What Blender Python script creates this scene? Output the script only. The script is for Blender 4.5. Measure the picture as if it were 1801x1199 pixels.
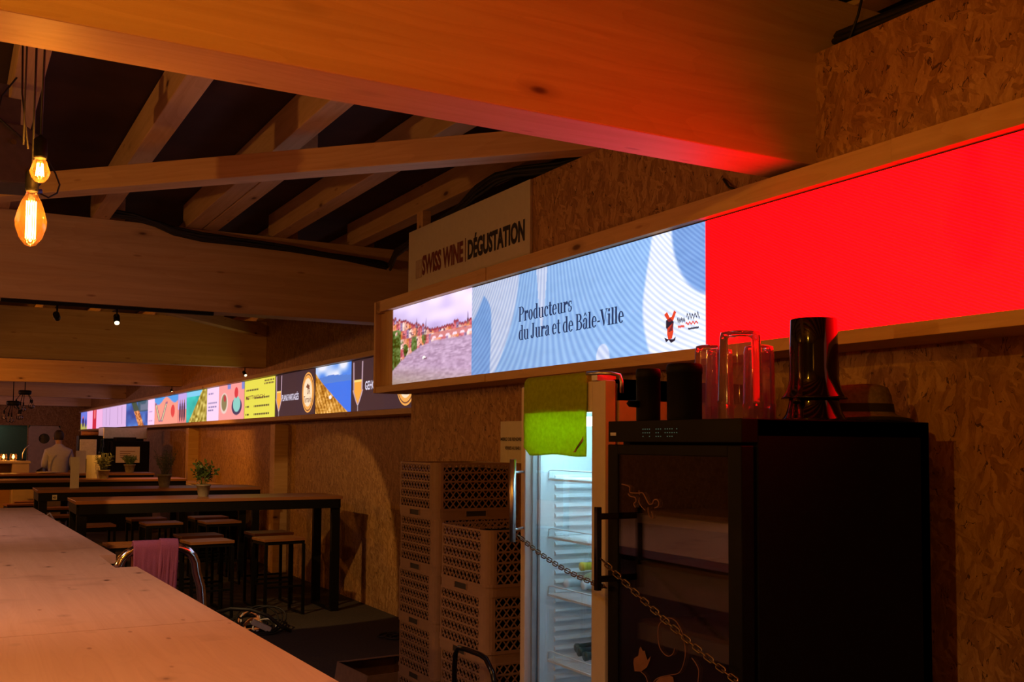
import bpy, bmesh, math, random
import numpy as np
from mathutils import Vector, Matrix, noise
random.seed(7)
PI = math.pi
SC = bpy.context.scene
COL = SC.collection
for o in list(bpy.data.objects): bpy.data.objects.remove(o)

# ------------------------------------------------------------------ camera
cd = bpy.data.cameras.new('camera'); cam = bpy.data.objects.new('camera', cd); COL.objects.link(cam)
cd.sensor_fit = 'HORIZONTAL'; cd.sensor_width = 36.0; cd.lens = 1781.62 / 1801 * 36
cd.shift_y = (680 - 599.5) / 1801
cd.clip_start = 0.05; cd.clip_end = 200
_M = Matrix(((0.8732101607, -0.0327504983, -0.4862421421), (-0.4872949537, -0.0445442901, -0.8721005873), (0.0069024178, 0.9984704358, -0.0548556793)))
cam.matrix_world = Matrix.Translation((0, 0, 1.625)) @ _M.to_4x4()
SC.camera = cam
# ------------------------------------------------------------------ world, exposure
w = bpy.data.worlds.new('world'); SC.world = w; w.use_nodes = True
w.node_tree.nodes['Background'].inputs[0].default_value = (0.30, 0.14, 0.08, 1)
w.node_tree.nodes['Background'].inputs[1].default_value = 0.015
vs = SC.view_settings; vs.view_transform = 'Standard'; vs.look = 'None'; vs.gamma = 1; vs.use_curve_mapping = False
vs.exposure = 0.0

def lamp(name, kind, loc, power, col, size=0.05, target=None, angle=60, blend=0.3):
    l = bpy.data.lights.new(name, kind); l.energy = power; l.color = col
    o = bpy.data.objects.new(name, l); COL.objects.link(o); o.location = loc
    if kind in ('POINT', 'SPOT'): l.shadow_soft_size = size
    if kind == 'SPOT': l.spot_size = math.radians(angle); l.spot_blend = blend
    if target is not None: o.rotation_euler = (Vector(target) - Vector(loc)).to_track_quat('-Z', 'Y').to_euler()
    return o
AMB = (1.0, 0.40, 0.045); WARM = (1.0, 0.56, 0.18); PINK = (1.0, 0.54, 0.70)
ORG = (1.0, 0.55, 0.05)
ADDED_LIGHTS = [((-0.85, 1.15, 2.76), 80, ORG), ((-1.5, -1.3, 2.3), 42, AMB), ((-2.6, 4.6, 2.2), 95, WARM), ((-2.2, 9.9, 2.2), 22, WARM),
        ((-1.2, 16.6, 2.5), 220, AMB), ((-1.6, 22.0, 2.2), 85, PINK), ((0.4, 28.9, 2.3), 70, PINK)]
for p_, e_, c_ in ADDED_LIGHTS: lamp('added_hall_light', 'POINT', p_, e_, c_, 0.03)  # added lamps out of frame that light the beams and the hall
for y_, z_, e_, c_ in ((1.2, 2.95, 70, (1.0, 0.68, 0.45)), (3.6, 2.9, 70, (1.0, 0.64, 0.55)), (6.4, 2.95, 60, (1.0, 0.60, 0.62))): lamp('added_counter_light', 'SPOT', (-0.75, y_, z_), e_, c_, 0.04, (0.10, y_ + 0.5, 1.1), 80, 0.8)  # added spots, unseen sources that brighten the counter
lamp('track_light', 'SPOT', (1.0, 7.75, 2.45), 120, WARM, 0.02, (3.7, 11.18, -0.55), 50, 0.10)
lamp('track_light', 'SPOT', (1.6, 13.76, 2.45), 130, AMB, 0.02, (3.7, 15.8, 0.7), 84, 0.8)
lamp('track_light', 'SPOT', (0.4, 7.75, 2.45), 60, AMB, 0.02, (1.9, 12.8, 0.9), 60, 0.4)
lamp('kitchen_light', 'POINT', (0.5, 34.5, 2.1), 14, (0.9, 1.0, 0.85), 0.05)

# ------------------------------------------------------------------ materials
def s2l(c):
    c = np.asarray(c, float) / 255.0
    return np.where(c <= 0.04045, c / 12.92, ((c + 0.055) / 1.055) ** 2.4)
def lin(*c): return tuple(float(x) for x in s2l(c)) + (1,)
class NT:
    def __init__(s, name):
        s.m = bpy.data.materials.new(name); s.m.use_nodes = True; s.t = s.m.node_tree
        s.b = s.t.nodes['Principled BSDF']; s.out = s.t.nodes['Material Output']
    def n(s, typ, **k):
        x = s.t.nodes.new(typ)
        for a, b in k.items():
            if a.startswith('i_'):
                key = a[2:]; key = int(key) if key.isdigit() else key.replace('_', ' ')
                x.inputs[key].default_value = b
            else: setattr(x, a, b)
        return x
    def l(s, a, b): s.t.links.new(a, b)
    def math(s, op, a, b=None, clamp=False):
        x = s.n('ShaderNodeMath', operation=op, use_clamp=clamp)
        for i, v in enumerate((a, b)):
            if v is None: continue
            if isinstance(v, (int, float)): x.inputs[i].default_value = v
            else: s.l(v, x.inputs[i])
        return x.outputs[0]
    def mix(s, f, a, b, typ='MIX'):
        x = s.n('ShaderNodeMix', data_type='RGBA', blend_type=typ)
        for i, v in ((0, f), (6, a), (7, b)):
            if isinstance(v, (int, float, tuple)): x.inputs[i].default_value = v
            else: s.l(v, x.inputs[i])
        return x.outputs[2]
    def ramp(s, f, stops):
        x = s.n('ShaderNodeValToRGB'); e = x.color_ramp.elements
        e[0].position, e[0].color = stops[0]; e[1].position, e[1].color = stops[-1]
        for p, c in stops[1:-1]:
            q = e.new(p); q.color = c
        s.l(f, x.inputs[0]); return x.outputs[0]
def g(v): return (v, v, v, 1)
def plain(name, col, rough=0.6, metal=0.0, var=0.12, nscale=30, bump=0.0, spec=0.5, **k):
    t = NT(name); tc = t.n('ShaderNodeTexCoord'); nz = t.n('ShaderNodeTexNoise', i_Scale=nscale, i_Detail=3.0)
    t.l(tc.outputs['Object'], nz.inputs['Vector'])
    c = tuple(col[:3]) + (1,)
    r = t.ramp(nz.outputs['Fac'], [(0.3, tuple(x * (1 - var) for x in c[:3]) + (1,)), (0.7, tuple(min(1, x * (1 + var)) for x in c[:3]) + (1,))])
    t.l(r, t.b.inputs['Base Color']); t.b.inputs['Roughness'].default_value = rough; t.b.inputs['Metallic'].default_value = metal
    t.b.inputs['Specular IOR Level'].default_value = spec
    for a, b in k.items(): t.b.inputs[a.replace('_', ' ')].default_value = b
    if bump:
        bp = t.n('ShaderNodeBump', i_Strength=bump, i_Distance=0.004); t.l(nz.outputs['Fac'], bp.inputs['Height']); t.l(bp.outputs[0], t.b.inputs['Normal'])
    return t.m
def wood(name, light, dark, knot=(0.10, 0.035, 0.012), lam=0.0, rough=0.55, ky=1.0, grain=1.0, ring=0.10, kx=1.7, smudge=0.0):
    t = NT(name); tc = t.n('ShaderNodeTexCoord'); oi = t.n('ShaderNodeObjectInfo')
    off = t.n('ShaderNodeVectorMath', operation='MULTIPLY_ADD'); off.inputs[1].default_value = (1, 1, 1)
    t.l(tc.outputs['Object'], off.inputs[0])
    cb = t.n('ShaderNodeCombineXYZ'); r50 = t.math('MULTIPLY', oi.outputs['Random'], 53.0); t.l(r50, cb.inputs[0]); t.l(r50, cb.inputs[1]); t.l(cb.outputs[0], off.inputs[2])
    m1 = t.n('ShaderNodeMapping'); m1.inputs['Scale'].default_value = (0.9, 22, 22); t.l(off.outputs[0], m1.inputs[0])
    n1 = t.n('ShaderNodeTexNoise', i_Scale=1.0, i_Detail=5.0, i_Roughness=0.6, i_Distortion=0.6); t.l(m1.outputs[0], n1.inputs['Vector'])
    m3 = t.n('ShaderNodeMapping'); m3.inputs['Scale'].default_value = (0.5, 4.5, 4.5); t.l(off.outputs[0], m3.inputs[0])
    n3 = t.n('ShaderNodeTexNoise', i_Scale=1.0, i_Detail=2.0); t.l(m3.outputs[0], n3.inputs['Vector'])
    rings = t.math('FRACT', t.math('MULTIPLY', n3.outputs['Fac'], 16.0 * grain))
    rings = t.math('MULTIPLY', t.math('POWER', rings, 2.0), ring)
    f = t.math('ADD', t.math('MULTIPLY', n1.outputs['Fac'], 0.75), rings)
    c = t.ramp(f, [(0.28, light), (0.75, dark)])
    if lam:
        sx = t.n('ShaderNodeSeparateXYZ'); t.l(tc.outputs['Object'], sx.inputs[0])
        fl = t.math('FLOOR', t.math('DIVIDE', sx.outputs['Z'], 0.045)); wn = t.n('ShaderNodeTexWhiteNoise', noise_dimensions='1D'); t.l(t.math('ADD', fl, r50), wn.inputs['W'])
        c = t.mix(t.math('MULTIPLY', wn.outputs['Value'], lam), c, tuple(x * 0.55 for x in light[:3]) + (1,))
    m2 = t.n('ShaderNodeMapping'); m2.inputs['Scale'].default_value = (kx, 4.6 * ky, 4.6 * ky); t.l(off.outputs[0], m2.inputs[0])
    vo = t.n('ShaderNodeTexVoronoi', i_Scale=1.0); t.l(m2.outputs[0], vo.inputs['Vector'])
    k = t.ramp(vo.outputs['Distance'], [(0.0, g(1)), (0.045, g(0.9)), (0.075, g(0.25)), (0.16, g(0))])
    c = t.mix(k, c, knot + (1,))
    m4 = t.n('ShaderNodeMapping'); m4.inputs['Scale'].default_value = (kx * 1.3, 9 * ky, 9 * ky); m4.inputs['Location'].default_value = (3.1, 1.7, 5.2); t.l(off.outputs[0], m4.inputs[0])
    v4 = t.n('ShaderNodeTexVoronoi', i_Scale=1.0); t.l(m4.outputs[0], v4.inputs['Vector'])
    k4 = t.ramp(v4.outputs['Distance'], [(0.0, g(.7)), (0.05, g(0.5)), (0.09, g(0))]); c = t.mix(k4, c, tuple(x * 2.2 for x in knot) + (1,))
    if smudge:
        m5 = t.n('ShaderNodeMapping'); m5.inputs['Scale'].default_value = (3.0, 2.0, 2.0); t.l(off.outputs[0], m5.inputs[0]); n5 = t.n('ShaderNodeTexNoise', i_Scale=1.6, i_Detail=4.0); t.l(m5.outputs[0], n5.inputs['Vector'])
        s5 = t.ramp(n5.outputs['Fac'], [(0.56, g(0)), (0.75, g(smudge))]); c = t.mix(s5, c, (0.30, 0.15, 0.09, 1))
    t.l(c, t.b.inputs['Base Color']); t.b.inputs['Roughness'].default_value = rough; t.b.inputs['Specular IOR Level'].default_value = 0.3
    bp = t.n('ShaderNodeBump', i_Strength=0.15, i_Distance=0.002); t.l(n1.outputs['Fac'], bp.inputs['Height']); t.l(bp.outputs[0], t.b.inputs['Normal'])
    return t.m
def osb(name):
    t = NT(name); tc = t.n('ShaderNodeTexCoord'); sx = t.n('ShaderNodeSeparateXYZ'); t.l(tc.outputs['Object'], sx.inputs[0])
    cb = t.n('ShaderNodeCombineXYZ'); t.l(t.math('ADD', sx.outputs[0], sx.outputs[1]), cb.inputs[0]); t.l(sx.outputs[2], cb.inputs[1])
    nd = t.n('ShaderNodeTexNoise', i_Scale=9.0, i_Detail=2.0); t.l(cb.outputs[0], nd.inputs['Vector'])
    dv = t.n('ShaderNodeVectorMath', operation='MULTIPLY_ADD'); dv.inputs[1].default_value = (0.045, 0.05, 0); t.l(nd.outputs['Color'], dv.inputs[0]); t.l(cb.outputs[0], dv.inputs[2])
    nd2 = t.n('ShaderNodeTexNoise', i_Scale=55.0, i_Detail=2.0); t.l(cb.outputs[0], nd2.inputs['Vector'])
    dv2 = t.n('ShaderNodeVectorMath', operation='MULTIPLY_ADD'); dv2.inputs[1].default_value = (0.016, 0.016, 0); t.l(nd2.outputs['Color'], dv2.inputs[0]); t.l(dv.outputs[0], dv2.inputs[2]); dv = dv2
    def layer(ang, sc, off):
        m = t.n('ShaderNodeMapping'); m.inputs['Rotation'].default_value = (0, 0, math.radians(ang)); m.inputs['Location'].default_value = (off, off * 1.7, 0)
        m.vector_type = 'POINT'; t.l(dv.outputs[0], m.inputs[0])
        m2 = t.n('ShaderNodeMapping'); m2.inputs['Scale'].default_value = sc + (1,); t.l(m.outputs[0], m2.inputs[0])
        v = t.n('ShaderNodeTexVoronoi', voronoi_dimensions='2D', i_Scale=1.0); t.l(m2.outputs[0], v.inputs['Vector'])
        e = t.n('ShaderNodeTexVoronoi', voronoi_dimensions='2D', feature='DISTANCE_TO_EDGE', i_Scale=1.0); t.l(m2.outputs[0], e.inputs['Vector'])
        s = t.n('ShaderNodeSeparateColor'); t.l(v.outputs['Color'], s.inputs[0])
        fine = t.n('ShaderNodeTexNoise', i_Scale=1.6, i_Detail=6.0, i_Roughness=0.7); t.l(m2.outputs[0], fine.inputs['Vector'])
        return s.outputs[0], s.outputs[1], e.outputs['Distance'], fine.outputs['Fac']
    A = layer(12, (62, 12), 0); B = layer(-20, (50, 11), 3.3); Cc = layer(64, (70, 18), 7.1)
    pick = t.math('GREATER_THAN', B[1], 0.52); pick2 = t.math('GREATER_THAN', Cc[1], 0.80)
    def sel(i):
        mx = t.n('ShaderNodeMix', data_type='FLOAT'); t.l(pick, mx.inputs[0]); t.l(A[i], mx.inputs[2]); t.l(B[i], mx.inputs[3])
        my = t.n('ShaderNodeMix', data_type='FLOAT'); t.l(pick2, my.inputs[0]); t.l(mx.outputs[0], my.inputs[2]); t.l(Cc[i], my.inputs[3]); return my.outputs[0]
    tone = t.math('ADD', t.math('MULTIPLY', sel(0), 0.30), t.math('MULTIPLY', sel(3), 0.70))
    c = t.ramp(tone, [(0.10, (0.12, 0.05, 0.017, 1)), (0.42, (0.32, 0.16, 0.06, 1)), (0.55, (0.42, 0.225, 0.09, 1)), (0.80, (0.60, 0.37, 0.17, 1))])
    nb = t.n('ShaderNodeTexNoise', i_Scale=22.0, i_Detail=2.0); t.l(cb.outputs[0], nb.inputs['Vector'])
    edge = t.math('LESS_THAN', sel(2), 0.06); msk = t.math('GREATER_THAN', nb.outputs['Fac'], 0.60)
    c = t.mix(t.math('MULTIPLY', t.math('MULTIPLY', edge, msk), 0.85), c, (0.045, 0.018, 0.008, 1))
    t.l(c, t.b.inputs['Base Color']); t.b.inputs['Roughness'].default_value = 0.6; t.b.inputs['Specular IOR Level'].default_value = 0.25
    bp = t.n('ShaderNodeBump', i_Strength=0.35, i_Distance=0.003); t.l(tone, bp.inputs['Height']); t.l(bp.outputs[0], t.b.inputs['Normal'])
    return t.m
def emis(name, col, st=1.0, base=(0.02, 0.02, 0.02, 1)):
    t = NT(name); t.b.inputs['Base Color'].default_value = base; t.b.inputs['Emission Color'].default_value = tuple(col[:3]) + (1,)
    t.b.inputs['Emission Strength'].default_value = st; t.b.inputs['Roughness'].default_value = 0.6; return t.m
def led(name, st, stripes=0.0, beam=0.0):
    t = NT(name); a = t.n('ShaderNodeVertexColor', layer_name='pix'); c = a.outputs[0]
    if stripes:
        tc = t.n('ShaderNodeTexCoord'); sx = t.n('ShaderNodeSeparateXYZ'); t.l(tc.outputs['Object'], sx.inputs[0])
        y, z = t.math('ADD', sx.outputs[1], 4.0), t.math('SUBTRACT', sx.outputs[2], 0.295)
        # camera moiré painted into the emission colour as curved bands
        q = t.math('ADD', t.math('MULTIPLY', y, -150.0), t.math('MULTIPLY', t.math('SUBTRACT', 1077.0, t.math('MULTIPLY', y, 250.0)), z))
        sn = t.math('ADD', t.math('MULTIPLY', t.math('SINE', q), 0.5), 0.5)
        if stripes > 0: c = t.mix(t.math('MULTIPLY', sn, stripes), c, (0.16, 0.30, 0.62, 1), 'MULTIPLY')
        else:
            q = t.math('ADD', t.math('MULTIPLY', y, -260.0), t.math('MULTIPLY', t.math('SUBTRACT', 700.0, t.math('MULTIPLY', y, 60.0)), z))
            c = t.mix(t.math('POWER', t.math('ADD', t.math('MULTIPLY', t.math('SINE', q), 0.5), 0.5), 2.0), (1.0, 0.0, 0.0007, 1), (1.0, 0.0, 0.0024, 1))
    t.b.inputs['Base Color'].default_value = (0.01, 0.01, 0.01, 1); t.b.inputs['Roughness'].default_value = 0.5
    t.l(c, t.b.inputs['Emission Color']); t.b.inputs['Emission Strength'].default_value = st
    if beam:      # sideways falloff added to the emission, shapes light on roof beam and room
        ge = t.n('ShaderNodeNewGeometry'); dp = t.n('ShaderNodeVectorMath', operation='DOT_PRODUCT'); t.l(ge.outputs['Normal'], dp.inputs[0]); t.l(ge.outputs['Incoming'], dp.inputs[1])
        t.l(t.math('MULTIPLY', t.math('POWER', t.math('ABSOLUTE', dp.outputs['Value']), beam), st), t.b.inputs['Emission Strength'])
    return t.m
def glassy(name, tint=(1, 1, 1, 1), refl=1.0, rough=0.01, haze=0.0, hcol=(.9, .9, .92, 1)):
    t = NT(name); t.t.nodes.remove(t.b)
    fr = t.n('ShaderNodeFresnel', i_IOR=1.5); tr = t.n('ShaderNodeBsdfTransparent'); tr.inputs[0].default_value = tint
    gl = t.n('ShaderNodeBsdfGlossy', i_Roughness=rough); gl.inputs[0].default_value = (1, 1, 1, 1)
    mx = t.n('ShaderNodeMixShader'); t.l(t.math('MULTIPLY', fr.outputs[0], refl, True), mx.inputs[0]); t.l(tr.outputs[0], mx.inputs[1]); t.l(gl.outputs[0], mx.inputs[2]); t.l(mx.outputs[0], t.out.inputs[0])
    if haze:
        tl = t.n('ShaderNodeBsdfTranslucent'); tl.inputs[0].default_value = hcol; m2 = t.n('ShaderNodeMixShader'); m2.inputs[0].default_value = haze
        t.l(mx.outputs[0], m2.inputs[1]); t.l(tl.outputs[0], m2.inputs[2]); t.l(m2.outputs[0], t.out.inputs[0])
    return t.m
def cloth_mat(name, col, trans=0.5, nscale=120):
    t = NT(name); t.t.nodes.remove(t.b); tc = t.n('ShaderNodeTexCoord'); nz = t.n('ShaderNodeTexNoise', i_Scale=nscale, i_Detail=2.0); t.l(tc.outputs['Object'], nz.inputs['Vector'])
    c = t.ramp(nz.outputs['Fac'], [(0.3, tuple(x * 0.8 for x in col[:3]) + (1,)), (0.7, tuple(col[:3]) + (1,))])
    d = t.n('ShaderNodeBsdfDiffuse'); tl = t.n('ShaderNodeBsdfTranslucent'); mx = t.n('ShaderNodeMixShader'); mx.inputs[0].default_value = trans
    t.l(c, d.inputs[0]); t.l(c, tl.inputs[0]); t.l(d.outputs[0], mx.inputs[1]); t.l(tl.outputs[0], mx.inputs[2]); t.l(mx.outputs[0], t.out.inputs[0]); return t.m

M = dict(
    glulam=wood('spruce glulam', (0.66, 0.43, 0.235, 1), (0.50, 0.28, 0.12, 1), lam=0.25),
    spruce=wood('spruce timber', (0.66, 0.42, 0.22, 1), (0.46, 0.25, 0.105, 1)),
    rail=wood('planed frame timber', (0.66, 0.42, 0.21, 1), (0.47, 0.26, 0.11, 1)),
    counter=wood('three layer board', (0.66, 0.44, 0.29, 1), (0.55, 0.34, 0.21, 1), ky=1.3, rough=0.5, grain=2.0, ring=0.10, kx=4.2, smudge=0.45),
    oak=wood('dark oiled table top', (0.34, 0.14, 0.06, 1), (0.22, 0.08, 0.035, 1), rough=0.4),
    osb=osb('oriented strand board'),
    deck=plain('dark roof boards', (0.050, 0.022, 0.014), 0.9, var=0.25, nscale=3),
    floor=plain('dark asphalt floor', (0.05, 0.038, 0.03), 0.85, var=0.35, nscale=60, bump=0.3),
    blackmetal=plain('black powder coated steel', (0.006, 0.0055, 0.006), 0.55, spec=0.15),
    blackplastic=plain('black plastic', (0.005, 0.0045, 0.005), 0.6, spec=0.10),
    gloss=plain('glossy black plastic', (0.006, 0.005, 0.006), 0.08, var=0.05),
    cable=plain('black cable', (0.012, 0.011, 0.012), 0.6),
    chrome=plain('chromed tube', (0.8, 0.76, 0.72), 0.12, 1.0, var=0.03),
    steel=plain('brushed steel', (0.62, 0.6, 0.6), 0.35, 1.0, var=0.08),
    chain=plain('zinc chain', (0.22, 0.15, 0.09), 0.3, 1.0),
    white=plain('white enamel', (0.50, 0.42, 0.38), 0.4, var=0.03),
    liner=plain('white plastic liner', (0.80, 0.86, 0.88), 0.35, var=0.02),
    signw=plain('off white sign board', (0.60, 0.54, 0.44), 0.6, var=0.03),
    paper=plain('white paper', (0.72, 0.66, 0.58), 0.8, var=0.03),
    crate=plain('beige brown plastic crate', (0.27, 0.155, 0.10), 0.5, var=0.06),
    card=plain('brown cardboard', (0.22, 0.12, 0.07), 0.8),
    pot=plain('grey terracotta pot', (0.22, 0.19, 0.17), 0.8, var=0.2),
    soil=plain('potting soil', (0.03, 0.02, 0.015), 0.95),
    leaf=plain('green leaves', (0.05, 0.09, 0.02), 0.6, var=0.4),
    herb=plain('grey green herb leaves', (0.11, 0.12, 0.08), 0.7, var=0.3),
    grass=plain('fresh green herb', (0.10, 0.17, 0.05), 0.7, var=0.3),
    ink=plain('black ink', (0.02, 0.017, 0.017), 0.7, var=0.02),
    redink=plain('dark red ink', (0.16, 0.03, 0.02), 0.7, var=0.02),
    skin=plain('skin', (0.42, 0.24, 0.17), 0.5, var=0.05),
    hair=plain('dark brown hair', (0.03, 0.018, 0.014), 0.7, var=0.3),
    shirt=plain('white shirt', (0.46, 0.46, 0.70), 0.8, var=0.06),
    trousers=plain('dark trousers', (0.03, 0.028, 0.035), 0.9),
    pinkcloth=cloth_mat('pink terry cloth', (0.40, 0.14, 0.24), 0.1, 300),
    lime=cloth_mat('thin lime cloth', (0.50, 0.62, 0.03), 0.55, 60),
    felt=plain('grey felt', (0.20, 0.16, 0.12), 0.95, var=0.25, nscale=80),
    glass=glassy('clear glass'), doorglass=glassy('dark tinted glass', (0.80, 0.78, 0.84, 1), 0.9),
    fridgeglass=glassy('clear door glass', (0.95, 0.98, 1, 1), 0.3),
    tumbler=glassy('thick tumbler glass', (0.93, 0.91, 0.93, 1), 1.1, 0.06, 0.045),
    amber=glassy('amber bulb glass', (1.0, 0.80, 0.50, 1), 0.8, 0.01, 0.022, (1.0, .45, .14, 1)),
    bottle=plain('dark green bottle', (0.01, 0.03, 0.018), 0.12), palebottle=plain('pale green bottle', (0.45, 0.50, 0.28), 0.2),
    foil=plain('bottle foil', (0.07, 0.12, 0.10), 0.3, 0.6), sticker=plain('orange red sticker', (0.8, 0.13, 0.07), 0.5),
    orange=plain('orange decal', (0.17, 0.065, 0.035), 0.6), green=plain('dark green board', (0.07, 0.13, 0.09), 0.8),
    board=plain('pale plywood', (0.55, 0.42, 0.33), 0.7, var=0.1, nscale=8), copper=plain('copper orange plastic', (0.7, 0.3, 0.14), 0.4),
    bluewire=plain('blue plug', (0.05, 0.07, 0.35), 0.4), whitewire=plain('white cable', (0.7, 0.7, 0.74), 0.4),
    yellow=plain('yellow warning triangle', (0.75, 0.6, 0.05), 0.5), shelfwood=wood('beech shelf', (0.42, 0.24, 0.13, 1), (0.30, 0.16, 0.08, 1)),
)

# ------------------------------------------------------------------ mesh helpers
def box(bm, a, b, mi=0):
    x0, y0, z0 = (min(a[i], b[i]) for i in range(3)); x1, y1, z1 = (max(a[i], b[i]) for i in range(3))
    v = [bm.verts.new(p) for p in ((x0, y0, z0), (x1, y0, z0), (x1, y1, z0), (x0, y1, z0), (x0, y0, z1), (x1, y0, z1), (x1, y1, z1), (x0, y1, z1))]
    for q in ((0, 3, 2, 1), (4, 5, 6, 7), (0, 1, 5, 4), (1, 2, 6, 5), (2, 3, 7, 6), (3, 0, 4, 7)):
        f = bm.faces.new([v[i] for i in q]); f.material_index = mi
def frame(d):
    d = Vector(d).normalized(); u = Vector((0, 0, 1)) if abs(d.z) < 0.95 else Vector((1, 0, 0))
    a = d.cross(u).normalized(); return a, a.cross(d).normalized()
def bar(bm, p, q, w, h, mi=0):
    p, q = Vector(p), Vector(q); a, b = frame(q - p); vs_ = []
    for c in (p, q):
        for s, t in ((-1, -1), (1, -1), (1, 1), (-1, 1)): vs_.append(bm.verts.new(c + a * s * w / 2 + b * t * h / 2))
    for f in ((3, 2, 1, 0), (4, 5, 6, 7), (0, 1, 5, 4), (1, 2, 6, 5), (2, 3, 7, 6), (3, 0, 4, 7)):
        bm.faces.new([vs_[i] for i in f]).material_index = mi
def tube(bm, pts, r, n=10, closed=False, mi=0, smooth=True):
    pts = [Vector(p) for p in pts]; R = r if isinstance(r, (list, tuple)) else [r] * len(pts); rings = []
    N = len(pts); a = None
    for i, p in enumerate(pts):
        if closed: d = pts[(i + 1) % N] - pts[i - 1]
        else: d = pts[min(i + 1, N - 1)] - pts[max(i - 1, 0)]
        if d.length < 1e-9: d = Vector((0, 0, 1))
        d.normalize()
        if a is None: a, b = frame(d)
        else:
            a = (a - d * a.dot(d)).normalized(); 
        b = a.cross(d)
        rings.append([bm.verts.new(p + (a * math.cos(2 * PI * k / n) + b * math.sin(2 * PI * k / n)) * R[i]) for k in range(n)])
    for i in range(N if closed else N - 1):
        A, B = rings[i], rings[(i + 1) % N]
        for k in range(n):
            f = bm.faces.new((A[k], B[k], B[(k + 1) % n], A[(k + 1) % n])); f.smooth = smooth; f.material_index = mi
    if not closed:
        bm.faces.new(rings[0]).material_index = mi; bm.faces.new(rings[-1][::-1]).material_index = mi
def lathe(bm, prof, c=(0, 0, 0), n=32, mi=0, caps=True):
    c = Vector(c); rings = []
    for r, z in prof: rings.append([bm.verts.new(c + Vector((r * math.cos(2 * PI * k / n), r * math.sin(2 * PI * k / n), z))) for k in range(n)])
    for A, B in zip(rings, rings[1:]):
        for k in range(n):
            f = bm.faces.new((A[k], A[(k + 1) % n], B[(k + 1) % n], B[k])); f.smooth = True; f.material_index = mi
    if caps:
        if prof[0][0] > 1e-5: bm.faces.new(rings[0][::-1]).material_index = mi
        if prof[-1][0] > 1e-5: bm.faces.new(rings[-1]).material_index = mi
def prism(bm, poly, fn, mi=0):
    """poly of 2D points, fn(p, 0/1) -> 3D point of the back / front face"""
    A = [bm.verts.new(fn(p, 0)) for p in poly]; B = [bm.verts.new(fn(p, 1)) for p in poly]; n = len(poly)
    try:
        bm.faces.new(A[::-1]).material_index = mi; bm.faces.new(B).material_index = mi
    except ValueError: pass
    for i in range(n): bm.faces.new((A[i], A[(i + 1) % n], B[(i + 1) % n], B[i])).material_index = mi
def arc(cx, cy, rx, ry, a0, a1, n=14): return [(cx + rx * math.cos(math.radians(a0 + (a1 - a0) * i / n)), cy + ry * math.sin(math.radians(a0 + (a1 - a0) * i / n))) for i in range(n + 1)]
def obj(name, bm, mats, parent=None, loc=None, rot=None, bevel=0.0, label=None, normals=True):
    me = bpy.data.meshes.new(name)
    if isinstance(bm, bmesh.types.BMesh):
        if normals: bmesh.ops.recalc_face_normals(bm, faces=bm.faces)
        bm.to_mesh(me); bm.free()
    else: me = bm
    for m in (mats if isinstance(mats, (list, tuple)) else [mats]): me.materials.append(M[m] if isinstance(m, str) else m)
    o = bpy.data.objects.new(name, me); COL.objects.link(o)
    if loc is not None: o.location = loc
    if rot is not None: o.rotation_euler = rot
    if parent is not None: o.parent = parent
    if bevel:
        b = o.modifiers.new('bevel', 'BEVEL'); b.width = bevel; b.segments = 2; b.limit_method = 'ANGLE'
    if label: o['label'] = label
    return o
def tag(o, label, cat, group=None, kind=None):
    if label: o['label'] = label
    if cat: o['category'] = cat
    if group: o['group'] = group
    if kind: o['kind'] = kind
    return o
def thing(name, label, cat, loc=(0, 0, 0), rz=0, group=None):
    o = bpy.data.objects.new(name, None); COL.objects.link(o); o.location = loc; o.rotation_euler = (0, 0, rz); o.empty_display_size = 0.1
    return tag(o, label, cat, group)
def struct(name, bm, mats, parent=None, label=None, **k):
    o = obj(name, bm, mats, parent, **k)
    if parent is None: o['kind'] = 'structure'
    if label: o['label'] = label
    return o
def kids(o): return [c for c in COL.objects if c.parent == o]
def dup(root, loc, rz=None, label=None, group=None):
    def cp(o, par):
        c = o.copy(); COL.objects.link(c); c.parent = par
        for k in kids(o): cp(k, c)
        return c
    r = cp(root, None); r.location = loc
    if rz is not None: r.rotation_euler = (0, 0, rz)
    if label: r['label'] = label
    if group: r['group'] = group
    return r
def B(): return bmesh.new()
def boxo(name, a, b, mat, parent=None, bevel=0.0, **k):
    """a box mesh whose origin is its centre (parent given: coordinates are the parent's)"""
    c = [(a[i] + b[i]) / 2 for i in range(3)]; bm = B(); box(bm, [a[i] - c[i] for i in range(3)], [b[i] - c[i] for i in range(3)])
    return obj(name, bm, mat, parent, loc=c, bevel=bevel, **k)
def beam_obj(name, p, q, w, h, mat, parent=None):
    """timber of length |pq| with its local X along it"""
    p, q = Vector(p), Vector(q); L = (q - p).length; bm = B(); box(bm, (-L / 2, -w / 2, -h / 2), (L / 2, w / 2, h / 2))
    d = (q - p).normalized(); o = obj(name, bm, mat, parent, loc=(p + q) / 2, bevel=0.004)
    o.rotation_euler = (0, -math.asin(d.z), math.atan2(d.y, d.x)); return o
def text_bm(s, size=1.0, xs=1.0, align='LEFT', bold=0.0):
    cu = bpy.data.curves.new('t', 'FONT'); cu.body = s; cu.size = size; cu.align_x = align; cu.offset = bold; cu.resolution_u = 3
    o = bpy.data.objects.new('t', cu); COL.objects.link(o); dg = bpy.context.evaluated_depsgraph_get(); dg.update()
    me = bpy.data.meshes.new_from_object(o.evaluated_get(dg)); bm = B(); bm.from_mesh(me)
    bpy.data.objects.remove(o); bpy.data.curves.remove(cu); bpy.data.meshes.remove(me)
    for v in bm.verts: v.co.x *= xs
    return bm
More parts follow.
